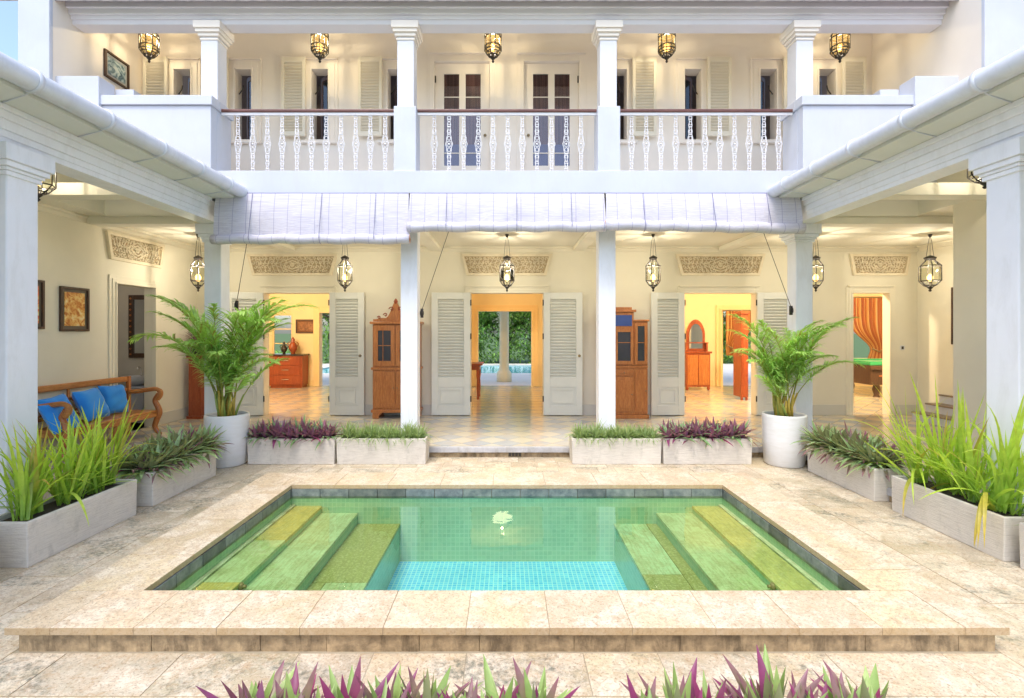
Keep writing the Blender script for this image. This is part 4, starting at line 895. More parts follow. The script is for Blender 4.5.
def curtain(name, lab, x0, x1, z0, z1, y, cols, tie=None, amp=.035, n=120, waves=9, side=0):
    t = thing('curtain', lab, 'curtain', ((x0 + x1) / 2, y, 0)); b = MB(); b.smooth = True; W = x1 - x0; rows = 16
    for j in range(rows + 1):
        u = j / rows; z = z1 + (z0 - z1) * u
        sq = 1.0
        if tie: sq = 1 - .62 * math.exp(-((u - tie) / .25) ** 2) if u < tie else 1 - .62 + .25 * min(1, (u - tie) / .4)
        for i in range(n + 1):
            v = i / n; b.cur = cols[int(v * 22) % len(cols)]; x = -W / 2 + W * v; x = side * W / 2 + (x - side * W / 2) * sq
            b.v.append((x, amp * sin(v * waves * 2 * PI + .3 * sin(u * 4)), z)); b.c.append(b.cur)
    for j in range(rows):
        for i in range(n): a = j * (n + 1) + i; b.f.append((a, a + 1, a + n + 2, a + n + 1)); b.sm.append(True)
    b.build('drape', CURT, t)
    b = MB(); b.smooth = True; b.cyl((0, 0), .02, .02, -W / 2 - .1, W / 2 + .1, 10, M=Matrix.Translation((0, 0, z1 + .02)) @ Matrix.Rotation(R(90), 4, 'Y')); b.build('rail', BRASS, t)
    if tie:
        b = MB(); b.smooth = True; zt = z1 + (z0 - z1) * tie; xc = side * W / 2; w_ = W * .38; b.tube([(xc - side * w_, -amp - .03, zt + .05), (xc - side * w_ * .5, -amp - .05, zt - .05), (xc, -amp, zt + .06)], .02, 6); b.build('tieback', BRASS, t)
OR_ = [(.42, .14, .05), (.55, .30, .11), (.60, .46, .26), (.36, .11, .05), (.58, .38, .17)]
curtain('curtain', 'orange striped curtain tied back in the billiard room window', 10.85, 11.95, .9, 2.82, 15.85, OR_, .86, side=1)
curtain('curtain', 'brown striped curtain tied back at the far doorway of the right room', 6.92, 7.75, 1.0, 2.4, 15.80, [(.45, .20, .06), (.66, .40, .16), (.36, .14, .05)], .8, side=-1)
t = thing('billiard_table', 'dark billiard table with green cloth inside the right wing doorway', 'billiard table', (10.9, 13.9, 0))
b = MB(); b.box(-1.25, 1.25, -.65, .65, .86, .92); b.build('cloth_bed', m_fabric('green billiard cloth', (.01, .28, .10), (.02, .34, .12)), t)
b = MB(); b.box(-1.35, 1.35, -.75, -.651, .86, .965); b.box(-1.35, 1.35, .651, .75, .86, .965); b.box(-1.35, -1.251, -.65, .65, .86, .965); b.box(1.251, 1.35, -.65, .65, .86, .965); b.build('rail', bpy.data.materials['green billiard cloth'], t, bevel=.02)
b = MB(); b.box(-1.3, 1.3, -.70, .70, .34, .859); b.box(-1.34, 1.34, -.76, -.701, .74, .855); b.build('cabinet', DARKW, t, bevel=.01)
b = MB(); [b.box(x - .28, x + .28, -.715, -.7005, .56, .60) for x in (-.8, 0, .8)]; b.build('inlay', TEAK, t)
for x in (-1.0, 1.0):
    for y in (-.5, .5): b = MB(); b.smooth = True; b.lathe([(.12, .52), (.12, .42), (.07, .34), (.10, .2), (.06, .06), (.09, 0)], (x, y, 0), n=12); b.build('leg', DARKW, t)
b = MB(); b.box(-1.0, 1.0, -.2, .2, .0, .001)

# ---------------------------------------------------------------- lanterns
def lantern(loc, lab, grp, sxy=1.0, sz=1.0, hang=True, upper=False, power=33):
    t = thing('hanging_lantern', lab, 'lantern', loc, 0, grp); N = 10 if upper else 6; r = .13
    def ring(b, rr, z, th): b.tube([(sxy * rr * cos(2 * PI * k / N), sxy * rr * sin(2 * PI * k / N), sz * z) for k in range(N)], th, 5, closed=True)
    # z=0 finial tip
    prof = [(.03, .09), (.075, .12), (r, .20), (r, .47), (.06, .56), (.055, .59)]
    b = MB()
    for k in range(N):
        a = 2 * PI * k / N; b.tube([(sxy * pr_ * cos(a), sxy * pr_ * sin(a), sz * z) for pr_, z in prof], .008, 5)
    for rr, z in ((r, .20), (r, .47), (.075, .12)) + (((r, .26), (r, .41), (.11, .165)) if upper else ()): ring(b, rr, z, .009)
    if upper:
        for k in range(N):
            a = 2 * PI * (k + .5) / N
            for z in (.23, .44): b.tube([(sxy * (r + .002) * cos(a + .2 * cos(q)), sxy * (r + .002) * sin(a + .2 * cos(q)), sz * (z + .025 * sin(q))) for q in [PI * i / 3 for i in range(6)]], .004, 4, closed=True)
    b.build('cage', DARKMET, t)
    b = MB(); b.smooth = True; b.lathe([(0, .0), (.012, .01), (.022, .03), (.010, .045), (.03, .07), (.042, .09), (.03, .10), (0, .105)], n=12); b.lathe([(.058, .585), (.07, .60), (.075, .625), (.05, .64), (.02, .66), (0, .67)], n=12)
    for i, v in enumerate(b.v): b.v[i] = (v[0] * sxy, v[1] * sxy, v[2] * sz)
    b.build('crown', DARKMET, t)
    b = MB(); b.lathe([(p * .97 * sxy, z * sz) for p, z in prof[1:5]], n=N); b.build('glass', AMBER if upper else GLASS, t)
    b = MB(); b.smooth = True; b.lathe([(0, .33), (.026, .31), (.044, .27), (.036, .22), (.012, .19)], n=12, c=(0, 0, 0)); 
    for i, v in enumerate(b.v): b.v[i] = (v[0] * 1.1, v[1] * 1.1, v[2] * sz)
    bl = b.build('bulb', LAMP2 if upper else LAMP, t)
    b = MB(); b.cyl((0, 0), .012, .014, .10 * sz, .19 * sz, 8); b.build('candle_tube', BRASS, t)
    if hang:
        b = MB(); zt = (CZ if loc[1] > 7.6 else 4.0) - loc[2] - .002
        if upper: zt = 7.095 - loc[2]
        for s in (-1, 1): b.tube([(s * .055 * sxy, 0, .625 * sz), (s * .03, 0, zt - .14), (s * .012, 0, zt - .05)], .004, 4)
        b.tube([(0, 0, .66 * sz), (0, 0, zt - .02)], .003, 4); b.cyl((0, 0), .02, .035, zt - .05, zt, 10); b.build('chain', DARKMET, t)
    l = bpy.data.lights.new('lantern light', 'POINT'); l.energy = power; l.color = (1, .91, .79); l.shadow_soft_size = .02
    o = bpy.data.objects.new('lamp_glow', l); COL.objects.link(o); o.parent = t; o.location = (0, 0, .40 * sz)
G1 = 'glass lanterns hanging in the lower veranda'
lantern((-2.95, 9.1, 2.47), 'glass lantern hanging before the left doors, right of the left palm', G1)
lantern((0, 9.1, 2.47), 'glass lantern hanging over the middle doorway', G1)
lantern((2.66, 9.1, 2.47), 'glass lantern hanging right of the middle doors, by the second right doors', G1)
lantern((-5.62, 9.1, 2.47), 'glass lantern peeping out left of the left corner column', G1)
lantern((5.62, 9.1, 2.47), 'glass lantern peeping out right of the right corner column', G1)
lantern((7.70, 9.1, 2.47), 'wide glass lantern hanging beside the billiard room door', G1, 1.3)
lantern((-5.52, 5.88, 3.27), 'glass lantern hanging under the left wing eaves beside the near column', G1, 1.3, 1.0, True, False, 12)
lantern((5.62, 5.88, 3.42), 'glass lantern half hidden behind the near right column head', G1, 1.2, .86, True, False, 12)
G2 = 'caged amber lanterns hanging in the upper gallery'
for x, w_ in ((-5.87, 'near the seascape at the left end of the gallery'), (-3.07, 'before the left gallery windows'), (-.23, 'between the two glazed gallery doors'), (2.62, 'before the right gallery windows'), (5.46, 'over the right parapet of the gallery')):
    lantern((x, 8.2, 6.15), 'amber caged lantern hanging ' + w_, G2, 1.05, 1.0, True, True, 20)

# ---------------------------------------------------------------- blinds
def blind(lab, x0, x1, zt, zb, yb, rolls, cord, tilt=0.0):
    t = thing('bamboo_blind', lab, 'blind', ((x0 + x1) / 2, 7.33, zt), 0, 'rolled bamboo blinds below the balcony'); W = (x1 - x0) / 2; H = zt - zb; dy = yb - 7.33
    b = MB(); b.smooth = True; n = 12; N = 60; vs = []
    for j in range(n + 1):
        u = j / n; y = dy * (u ** .8) - .02 * sin(u * PI) ; z = -H * u
        for i in range(N + 1):
            x = -W + 2 * W * i / N; vs.append((x * (1 + .012 * u), y + .012 * sin(i * .35 + u * 2) * u, z - .014 * sin(PI * i / N) * u + tilt * x * u))
    b.add(vs, [(j * (N + 1) + i, (j + 1) * (N + 1) + i, (j + 1) * (N + 1) + i + 1, j * (N + 1) + i + 1) for j in range(n) for i in range(N)]); b.build('slat_sheet', BLIND, t)
    r = .06 * rolls; b = MB(); b.smooth = True; cx = W * 1.018; pts = [(x * cx / 12, dy + .01 * sin(x * .8), -H - .012 + tilt * x * cx / 12 + .008 * sin(x * 1.3)) for x in range(-12, 13)]; b.tube(pts, [r * (1 + .05 * sin(i * 2.1)) for i in range(25)], 18); rl = b.build('roll', BLIND, t)
    b = MB(); b.smooth = True
    for s in (-1, 1):
        e = pts[0] if s < 0 else pts[-1]; b.tube([(e[0] + s * .003, e[1] + r * (1 - k / 30) * .95 * cos(k * .6), e[2] + r * (1 - k / 30) * .95 * sin(k * .6)) for k in range(29)], .003, 4)
    b.build('roll_end', TEAKX, rl)
    b = MB(); b.smooth = True
    for k in (-.62, .0 if W < 1 else .1, .66): b.tube([(W * k, -.012, 0), (W * k, dy * .5 - .045, -H * .5), (W * k, dy - r - .008, -H), (W * k, dy - r * .6, -H - r * .9), (W * k, dy + r * .2, -H - r - .012)], .0045, 5)
    b.box(-W, W, .0, .025, -.02, .012); b.build('tie_cord', m_paint('grey blue cord', (.22, .22, .36), .8) if 'grey blue cord' not in bpy.data.materials else bpy.data.materials['grey blue cord'], t)
    (cx0, cz0, cx1, cz1, cy) = cord; ox, oz = (x0 + x1) / 2, zt
    b = MB(); b.tube([(cx0 - ox, dy, cz0 - oz), (cx1 - ox, cy - 7.33, cz1 - oz)], .0045, 5); b.build('pull_cord', DARKMET, t)
    b = MB(); b.smooth = True; b.tube([(cx1 - ox + .022 * cos(a), cy - 7.33 - .01, cz1 - oz - .05 + .05 * sin(a)) for a in [2 * PI * k / 12 for k in range(12)]], .011, 6, closed=True); b.box(cx1 - ox - .02, cx1 - ox + .02, cy - 7.33 - .01, cy - 7.33 + .02, cz1 - oz - .12, cz1 - oz + .02); b.build('cord_cleat', DARKMET, t)
blind('bleached bamboo blind hanging lowest, in the left bay under the balcony', -4.26, -1.44, 3.77, 3.10, 7.27, 1.15, (-3.78, 3.05, -4.14, 2.2, 7.66), .0)
blind('bleached bamboo blind rolled up above the middle doorway', -1.42, 1.42, 3.77, 3.28, 7.27, 1.2, (-.85, 3.2, -1.31, 2.08, 7.70), 0)
blind('bleached bamboo blind rolled thick over the right bay', 1.45, 4.28, 3.77, 3.28, 7.26, 1.3, (3.72, 3.2, 4.34, 2.12, 7.64), -.02)

# ---------------------------------------------------------------- planters and pots
def planter(cx, cy, lx, ly, h, lab, z0=G):
    t = thing('planter_box', lab, 'planter', (cx, cy, z0), 0, 'grooved grey concrete planter boxes'); b = MB(); w = .035; X, Y = lx / 2, ly / 2
    vs = [(-X * .985, -Y * .985, 0), (X * .985, -Y * .985, 0), (X * .985, Y * .985, 0), (-X * .985, Y * .985, 0), (-X, -Y, h), (X, -Y, h), (X, Y, h), (-X, Y, h), (-X + w, -Y + w, h), (X - w, -Y + w, h), (X - w, Y - w, h), (-X + w, Y - w, h), (-X + w, -Y + w, h - .06), (X - w, -Y + w, h - .06), (X - w, Y - w, h - .06), (-X + w, Y - w, h - .06)]
    fs = [(3, 2, 1, 0)]
    for k in range(4): l = (k + 1) % 4; fs += [(k, l, 4 + l, 4 + k), (4 + k, 4 + l, 8 + l, 8 + k), (8 + k, 8 + l, 12 + l, 12 + k)]
    b.add(vs, fs); b.build('box', PLANTER, t, bevel=.008)
    b = MB(); b.add([vs[12][:2] + (h - .045,), vs[13][:2] + (h - .045,), vs[14][:2] + (h - .045,), vs[15][:2] + (h - .045,)], [(0, 1, 2, 3)]); b.build('soil', SOIL, t)
    return t
def rprof(t): return max(.02, min(1, .75 + t * .9) * (1 - t ** 2.2))
def rosette(seed, n, L, W, elev=(.15, 1.35), droop=.9, c_a=(.10, .20, .07), c_b=(.16, .28, .10), purple=.25, straight=False):
    r = random.Random(seed); b = MB(); 
    for k in range(n):
        a = k * 2.4 + r.uniform(-.25, .25); u = k / n; e = elev[0] + (elev[1] - elev[0]) * u + r.uniform(-.12, .12); m = r.random()
        c = tuple(c_a[i] * (1 - m) + c_b[i] * m for i in range(3))
        if r.random() < purple: c = tuple(x for x in (.24 + .1 * r.random(), .05, .17))
        tip = tuple(min(1, x * 1.15) for x in c); 
        if r.random() < .35: tip = (.32, .10, .20)
        b.blade((.008 * cos(a), .008 * sin(a), .01), (cos(a) * cos(e), sin(a) * cos(e), sin(e)), L * r.uniform(.75, 1.15) * (1 - .25 * u), W * r.uniform(.85, 1.15), droop * r.uniform(.4, 1.3) * (1 - .5 * u), 5, .35, rprof, c, tip)
    return b
rz_dark = [rosette(s, 24, .20, .036, (.05, 1.4), .8, (.20, .38, .17), (.32, .50, .24), .10).mesh('rosette', RHOEO) for s in (1, 2, 3)]
rz_green = [rosette(s, 26, .21, .038, (-.1, 1.25), .9, (.30, .46, .20), (.48, .62, .32), .06).mesh('rosette', RHOEOG) for s in (4, 5, 6)]
rz_front = [rosette(s, 26, .33, .07, (.45, 1.5), .35, (.24, .38, .10), (.40, .54, .20), .28).mesh('rosette', RHOEOG if s < 9 else RHOEO) for s in (7, 8, 9)]
spid = [rosette(s, 40, .21, .014, (.1, 1.4), 1.6, (.24, .36, .14), (.42, .54, .28), 0).mesh('grass_tuft', GRASSL) for s in (10, 11, 12)]
for me in spid:   # no purple tips on the pale tufts
    ca = me.color_attributes['tint'].data
    for d_ in ca:
        c = d_.color
        if c[0] > c[1]: d_.color = (.36, .48, .22, 1)
rp = random.Random(21)
def plant_row(kind, meshes, x0, x1, y0, y1, z, n, rows, lab, cat, grp, sc=(1.0, 1.25), name='rosette_plant'):
    """n plants along the longer side, in rows"""
    for r_ in range(rows):
        for i in range(n):
            u = (i + .5 + rp.uniform(-.25, .25)) / n; v = (r_ + .5 + rp.uniform(-.2, .2)) / rows
            if (x1 - x0) > (y1 - y0): x, y = x0 + (x1 - x0) * u, y0 + (y1 - y0) * v
            else: x, y = x0 + (x1 - x0) * v, y0 + (y1 - y0) * u
            o = bpy.data.objects.new(name, rp.choice(meshes)); COL.objects.link(o); s = rp.uniform(*sc); o.location = (x, y, z); o.scale = (s, s, s * rp.uniform(.95, 1.3)); o.rotation_euler = (rp.uniform(-.22, .22), rp.uniform(-.22, .22), rp.uniform(0, 6.28))
            tag(o, lab, cat, grp)
PH = .37
rowsb = [(-3.73, -2.47, 'rosette', 'beside the left palm pot'), (-2.45, -1.16, 'tuft', 'just left of the middle step'), (.93, 2.22, 'tuft', 'just right of the middle step'), (2.24, 3.52, 'rosette', 'beside the right palm pot')]
for x0, x1, k, w_ in rowsb:
    planter((x0 + x1) / 2, 7.34, x1 - x0, .34, PH, 'grey concrete planter along the veranda, ' + w_)
    zs = G + PH - .03
    if k == 'rosette': plant_row(k, rz_dark, x0 + .06, x1 - .06, 7.21, 7.46, zs, 10, 3, 'dark purple rosette plant in the planter ' + w_, 'plant', 'rosette plants in the planter ' + w_, (1.25, 1.6))
    else: plant_row(k, spid, x0 + .06, x1 - .06, 7.21, 7.46, zs, 10, 3, 'pale green grassy tuft in the planter ' + w_, 'plant', 'grassy tufts in the planter ' + w_, (1.0, 1.4), 'grass_tuft')
planter(-4.04, 6.03, .38, 1.20, PH, 'grey concrete planter on the left side with rosettes, next to the white palm pot'); planter(4.30, 6.22, .38, 1.26, PH, 'grey concrete planter on the right side with rosettes, next to the right palm pot')
plant_row('r', rz_green, -4.20, -3.90, 5.45, 6.62, G + PH - .01, 11, 4, 'green and purple rosette plant in the left side planter', 'plant', 'rosettes in the left side planter', (1.35, 1.85))
plant_row('r', rz_green, 4.16, 4.46, 5.66, 6.8, G + PH - .01, 10, 4, 'grey green rosette plant in the right side planter', 'plant', 'rosettes in the right side planter', (1.4, 1.85))
planter(-4.05, 4.61, .40, 1.20, PH, 'large grooved concrete planter on the left filled with long grass'); planter(4.30, 4.73, .40, 1.22, PH, 'large grooved concrete planter on the right filled with long grass')
planter(-4.05, 3.14, .40, 1.26, PH, 'concrete planter at the left edge of the picture, mostly cut off'); planter(4.32, 3.42, .40, 1.22, PH, 'concrete planter at the right edge of the picture, mostly cut off')
plant_row('r', rz_green, 4.2, 4.42, 2.9, 3.98, G + PH - .03, 6, 2, 'rosette plant in the cut off planter at the right edge', 'plant', 'rosettes in the right edge planter')
plant_row('r', rz_green, -4.2, -3.95, 2.6, 3.6, G + PH - .03, 5, 2, 'rosette plant in the cut off planter at the left edge', 'plant', 'rosettes in the left edge planter')
# foreground planters
planter(-.85, 2.02, 1.9, .36, .18, 'low planter in the foreground on the left, below the picture'); planter(1.10, 2.02, 1.9, .36, .18, 'low planter in the foreground on the right, below the picture')
plant_row('r', rz_front, -1.15, .18, 1.95, 2.16, 0.0, 9, 2, 'tall pointed purple rosette plant in the left foreground', 'plant', 'foreground rosettes left', (.6, .98))
plant_row('r', rz_front, .52, 1.58, 1.95, 2.16, 0.0, 8, 2, 'tall pointed purple rosette plant in the right foreground', 'plant', 'foreground rosettes right', (.65, 1.02))
# long strap grass
def gprof(t): return max(.02, min(1, .45 + t * 1.2) * (1 - t ** 3))
def grass_clump(seed, n, L, lean=.45):
    r = random.Random(seed); b = MB()
    for k in range(n):
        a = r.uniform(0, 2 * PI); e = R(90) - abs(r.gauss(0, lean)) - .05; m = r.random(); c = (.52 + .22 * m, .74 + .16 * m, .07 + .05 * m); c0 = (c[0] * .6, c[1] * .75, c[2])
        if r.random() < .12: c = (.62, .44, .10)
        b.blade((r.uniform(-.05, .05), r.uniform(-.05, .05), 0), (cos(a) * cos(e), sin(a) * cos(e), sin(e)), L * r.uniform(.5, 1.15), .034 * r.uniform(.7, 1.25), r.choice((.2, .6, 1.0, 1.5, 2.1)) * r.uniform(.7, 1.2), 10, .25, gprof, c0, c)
    return b
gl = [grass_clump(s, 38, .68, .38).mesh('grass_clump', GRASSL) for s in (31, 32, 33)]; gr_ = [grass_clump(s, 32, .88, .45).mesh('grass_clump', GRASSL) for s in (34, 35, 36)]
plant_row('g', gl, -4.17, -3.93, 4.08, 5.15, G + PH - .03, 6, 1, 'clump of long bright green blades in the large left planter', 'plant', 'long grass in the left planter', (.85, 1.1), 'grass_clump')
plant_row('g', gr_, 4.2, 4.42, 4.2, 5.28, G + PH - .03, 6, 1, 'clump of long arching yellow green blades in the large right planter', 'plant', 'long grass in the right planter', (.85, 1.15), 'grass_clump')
b = MB()
for k in range(5): b.blade((0, .02 * k, 0), (-.45 + .05 * k, -.25, .6), .62 + .07 * k, .035, 3.4, 12, .2, gprof, (.45, .55, .08), (.70, .52, .08))
o = b.build('grass_clump', GRASSL, None, (4.22, 4.32, G + PH - .02)); tag(o, 'yellowing drooping blades hanging over the near end of the right planter', 'plant')

def pot(x, y, lab):
    t = thing('plant_pot', lab, 'pot', (x, y, G), 0, 'tall white palm pots'); b = MB(); b.smooth = True; b.lathe([(0, 0), (.24, 0), (.262, .02), (.285, .35), (.29, .70), (.285, .725), (.262, .725), (.255, .70), (.25, .62)], n=48); b.build('vessel', POT, t)
    b = MB(); b.add([(.253 * cos(a), .253 * sin(a), .655) for a in [2 * PI * k / 32 for k in range(32)]], [tuple(range(32))]); b.build('soil', SOIL, t)
pot(-4.03, 7.2, 'tall white cylinder pot holding the left palm'); pot(3.99, 7.2, 'tall white cylinder pot holding the right palm')
def frond(seed, L=1.1, arch=1.5, leafL=.42):
    r = random.Random(seed); b = MB(); p = Vector((0, 0, 0)); e = 1.45; n = 30; pts = []; ds = []
    for i in range(n + 1):
        pts.append(p.copy()); d = Vector((cos(e), 0, sin(e))); ds.append(d); p = p + d * (L / n); e -= arch / n * (0.3 + 1.5 * (i / n) ** 1.2)
    b.cur = (.38, .42, .08); b.smooth = True; b.tube(pts, [.010 * (1 - .8 * i / n) for i in range(n + 1)], 5)
    for i in range(6, n + 1):
        t = (i - 6) / (n - 6)
        for s in (-1, 1):
            for q in (0, .5):
                if r.random() < .06: continue
                d = ds[i]; sd = Vector((0, s, 0)); up = Vector((-d.z, 0, d.x)); ang = R(62) * (1 - .72 * t) * r.uniform(.85, 1.15); dd = d * cos(ang) + sd * sin(ang) + up * r.uniform(.05, .32)
                ll = leafL * (1 - .55 * (2 * t - .7) ** 2 / 1.7) * r.uniform(.8, 1.1) * (1 - .35 * t); m = r.random(); c = (.34 + .22 * m, .58 + .22 * m, .16 + .08 * m)
                if r.random() < .05: c = (.4, .38, .10)
                b.blade(pts[i] + (ds[i] * (L / n) * q), dd, ll * 1.12, .027, r.uniform(.5, 1.7), 4, .3, gprof, c, mul(c, 1.25))
    return b.mesh('frond', PALM)
FR = [frond(51, 1.45, 1.15, .36), frond(52, 1.2, 1.5, .36), frond(53, 1.05, .9, .32), frond(54, 1.55, 1.6, .40)]
def palm(x, y, lab, spec, seed):
    t = thing('palm', lab, 'palm', (x, y, G + .655), 0, 'areca palms in white pots'); r = random.Random(seed)
    for i, (az, lean, sc, k) in enumerate(spec):
        a = R(az); bx, by = .10 * cos(a * 1.7 + i), .10 * sin(a * 1.7 + i); h = r.uniform(.22, .42); tx, ty = bx + .10 * cos(a) * lean, by + .10 * sin(a) * lean
        b = MB(); b.smooth = True; b.cur = r.choice([(.45, .42, .07), (.30, .40, .08), (.55, .40, .06)]); b.tube([(bx, by, 0), ((bx + tx) / 2 - .01, (by + ty) / 2, h * .5), (tx, ty, h)], [.020, .017, .012], 8); st = b.build('stem', STEM, t)
        o = bpy.data.objects.new('frond', FR[k]); COL.objects.link(o); o.parent = t; o.location = (tx, ty, h - .01); o.scale = (sc, sc, sc); o.rotation_euler = (r.uniform(-.12, .12), R(lean * (20 if lean > 1 else 11)), a)
spl = [(120, .3, .8, 2), (280, .5, .75, 2), (45, .6, .8, 1), (-25, .7, .85, 1), (160, .6, .8, 1), (215, .5, 1.0, 0), (250, .4, 1.0, 1), (300, .35, 1.0, 0), (340, .3, 1.1, 0), (190, .25, 1.1, 0), (-50, .15, 1.15, 3), (25, .2, 1.15, 3), (178, 1.15, 1.0, 3), (200, .9, .9, 1), (150, .7, .95, 0), (20, .6, 1.0, 0), (-10, 1.2, .8, 1), (60, .3, 1.05, 0), (100, .5, .9, 2), (-60, .8, .85, 1), (-100, .7, .8, 2), (-140, .9, .85, 1), (230, .2, 1.08, 0), (0, .1, 1.12, 0), (40, 1.4, .75, 2), (-30, 1.7, .62, 2), (-80, .3, .95, 0), (170, .35, 1.0, 0), (10, .9, .95, 0), (-20, .45, 1.0, 3)]
palm(-4.03, 7.2, 'leafy areca palm in the left white pot with one long frond reaching left', [(p[0], p[1] * (.75 if p[1] < 1.1 else .9), p[2] * 1.02, p[3]) for p in spl], 3)
spr = [(120, .3, .7, 2), (280, .5, .65, 2), (45, .6, .7, 1), (-25, .7, .7, 1), (160, .6, .7, 1), (215, .5, .85, 0), (250, .4, .85, 1), (300, .35, .85, 0), (340, .3, .92, 0), (190, .25, .92, 0), (-50, .15, .9, 3), (185, .9, .78, 1), (160, .5, .85, 0), (30, .7, .8, 0), (-10, 1.1, .78, 1), (70, .3, .88, 0), (110, .5, .8, 2), (-60, .9, .75, 1), (-110, .8, .72, 2), (-150, .8, .75, 1), (230, .2, .9, 0), (0, .1, .92, 0), (-40, 1.6, .6, 2), (-75, .3, .85, 0), (200, 1.5, .6, 2), (10, .6, .9, 0), (-15, 1.5, .62, 3)]
palm(3.99, 7.2, 'shorter areca palm in the right white pot', [(p[0], p[1] * .75, p[2], p[3]) for p in spr], 9)

# ---------------------------------------------------------------- garden trees beyond the rooms
def tree(x, y, h, cr, seed, lab):
    t = thing('garden_tree', lab, 'tree', (x, y, -.3), 0, 'trees beyond the garden pool'); r = random.Random(seed); b = MB(); b.smooth = True
    b.tube([(0, 0, 0), (.1, .05, h * .25), (-.05, .1, h * .5), (.05, 0, h * .8)], [.20, .15, .11, .04], 8)
    limbs = []
    for k in range(9):
        a = r.uniform(0, 6.28); z = h * r.uniform(.15, .6); e = Vector((cos(a) * cr * .7, sin(a) * cr * .7, z + h * .2)); b.tube([(0, 0, z), (e.x * .5, e.y * .5, z + h * .06), tuple(e)], [.08, .05, .02], 6); limbs.append(e)
    b.build('trunk', BARK, t); b = MB()
    cl = [(e, cr * .42) for e in limbs] + [(Vector((r.uniform(-.7, .7) * cr, r.uniform(-.7, .7) * cr, h * r.uniform(.08, 1.0))), cr * r.uniform(.25, .45)) for _ in range(16)]
    for c, rad in cl:
        br = r.uniform(.6, 1.35)
        for _ in range(260):
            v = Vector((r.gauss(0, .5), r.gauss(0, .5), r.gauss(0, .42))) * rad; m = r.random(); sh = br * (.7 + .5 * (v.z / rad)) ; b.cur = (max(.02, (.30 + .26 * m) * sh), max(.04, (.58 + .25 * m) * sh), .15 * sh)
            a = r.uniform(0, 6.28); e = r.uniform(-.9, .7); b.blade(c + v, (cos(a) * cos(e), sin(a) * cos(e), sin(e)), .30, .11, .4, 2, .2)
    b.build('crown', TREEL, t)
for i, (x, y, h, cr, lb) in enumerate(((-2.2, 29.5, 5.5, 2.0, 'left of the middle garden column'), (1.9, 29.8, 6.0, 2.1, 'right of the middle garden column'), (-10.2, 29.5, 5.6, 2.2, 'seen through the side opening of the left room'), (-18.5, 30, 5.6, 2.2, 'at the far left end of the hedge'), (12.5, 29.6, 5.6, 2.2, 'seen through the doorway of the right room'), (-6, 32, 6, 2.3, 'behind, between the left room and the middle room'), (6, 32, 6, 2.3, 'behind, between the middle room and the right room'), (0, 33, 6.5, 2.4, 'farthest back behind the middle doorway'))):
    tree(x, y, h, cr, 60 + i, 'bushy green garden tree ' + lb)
b = MB(); rr = random.Random(77)
for _ in range(9000):
    x = rr.uniform(-18, 18); z = rr.uniform(0, 2.4 if x > -11.8 else .9); k = rr.uniform(.5, 1.3); b.cur = (.30 * k, .56 * k, .13 * k); a = rr.uniform(0, 6.28); e = rr.uniform(-.5, 1); b.blade((x, 28.6 + rr.gauss(0, .35), z - .3), (cos(a) * cos(e), sin(a) * cos(e), sin(e)), .32, .12, .5, 2, .2)
o = b.build('hedge', TREEL); o['kind'] = 'stuff'; tag(o, 'dense green hedge along the far side of the garden pool', 'hedge')

t = thing('ceiling_lamp', 'lit glass bowl lamp under the middle room ceiling, mirrored in the pool', 'lamp', (-.12, 13.4, 2.92))
b = MB(); b.smooth = True; b.lathe([(0, -.06), (.10, -.045), (.20, .0), (.27, .07), (.275, .085), (.26, .085)], n=28); b.build('glass_bowl', m_emit('lit bowl glass', (1, .82, .48), 5), t)
b = MB(); b.smooth = True; b.lathe([(0, -.16), (.03, -.13), (.02, -.10), (.05, -.07), (.0, -.06)], n=14); b.build('finial', BRASS, t)
b = MB(); b.smooth = True; b.lathe([(.278, .06), (.30, .075), (.30, .10), (.26, .105)], n=28); b.lathe([(.10, .575), (.10, .55), (.03, .50), (.015, .40), (.015, .10)], n=14)
for k in range(3): a_ = 2 * PI * k / 3; b.tube([(.27 * cos(a_), .27 * sin(a_), .10), (.12 * cos(a_), .12 * sin(a_), .30), (.02 * cos(a_), .02 * sin(a_), .48)], .012, 6)
b.build('bracket', BRASS, t)
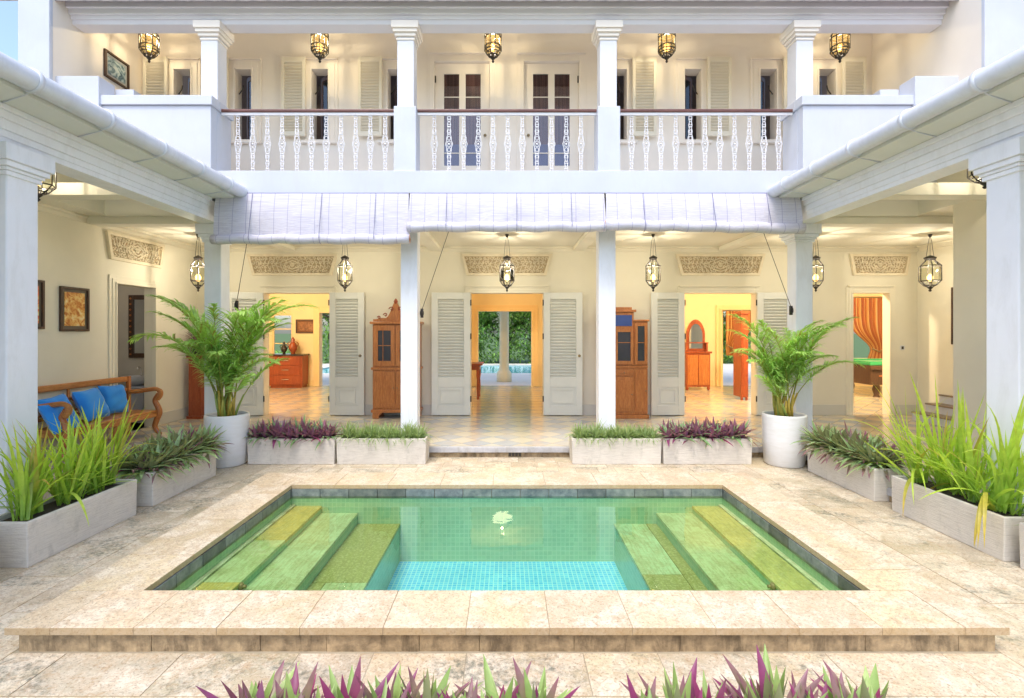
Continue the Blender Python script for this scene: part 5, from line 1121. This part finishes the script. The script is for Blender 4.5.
# ================================================================== LIGHT AND CAMERA
def room_lamp(x, y, z, e, c=(1, .70, .36), r=.3):
    l = bpy.data.lights.new('room lamp', 'POINT'); l.energy = e; l.color = c; l.shadow_soft_size = r; o = bpy.data.objects.new('room_lamp', l); COL.objects.link(o); o.location = (x, y, z); o.parent = V
for x, y, e in ((-6.9, 11.6, 420), (5.6, 11.4, 380), (10.2, 11.4, 380)): room_lamp(x, y, 3.28, e, (1, .80, .54), .1)
room_lamp(-.12, 13.4, 3.3, 300, r=.03)
room_lamp(-7.4, 8.8, 2.6, 6, (1, .9, .8), .15)
w = bpy.data.worlds.new('World'); scene.world = w; w.use_nodes = True; nt = w.node_tree; sky = nt.nodes.new('ShaderNodeTexSky'); sky.sky_type = 'NISHITA'; sky.sun_disc = False
SE, SR = 62, 200
sky.sun_elevation = R(SE); sky.sun_rotation = R(SR); sky.dust_density = 2.5; sky.air_density = 1.0
nt.links.new(sky.outputs[0], nt.nodes['Background'].inputs[0]); nt.nodes['Background'].inputs[1].default_value = .37
sl = bpy.data.lights.new('Sun', 'SUN'); sl.energy = 1.9; sl.angle = R(22); sl.color = (1, .95, .86); so = bpy.data.objects.new('Sun', sl); COL.objects.link(so)
# sun azimuth: sky rotation measured from +Y clockwise
az = R(SR); dv = Vector((sin(az) * cos(R(SE)), cos(az) * cos(R(SE)), sin(R(SE)))); so.rotation_euler = dv.to_track_quat('Z', 'Y').to_euler(); so.location = (0, 0, 20)
cam = bpy.data.cameras.new('Camera'); co = bpy.data.objects.new('Camera', cam); COL.objects.link(co); co.location = (0, 0, EYE); co.rotation_euler = (R(90), 0, 0)
cam.sensor_width = 36; cam.lens = 500 / 1024 * 36; cam.shift_x = 5 / 1024; cam.shift_y = -17 / 1024; cam.clip_end = 2000; cam.clip_start = .05; scene.camera = co
scene.view_settings.view_transform = 'Standard'; scene.view_settings.look = 'None'; scene.view_settings.exposure = 0; scene.view_settings.gamma = 1
scene.render.resolution_x = 1024; scene.render.resolution_y = 698
scene.cycles.max_bounces = 12; scene.cycles.transparent_max_bounces = 24; scene.cycles.diffuse_bounces = 6
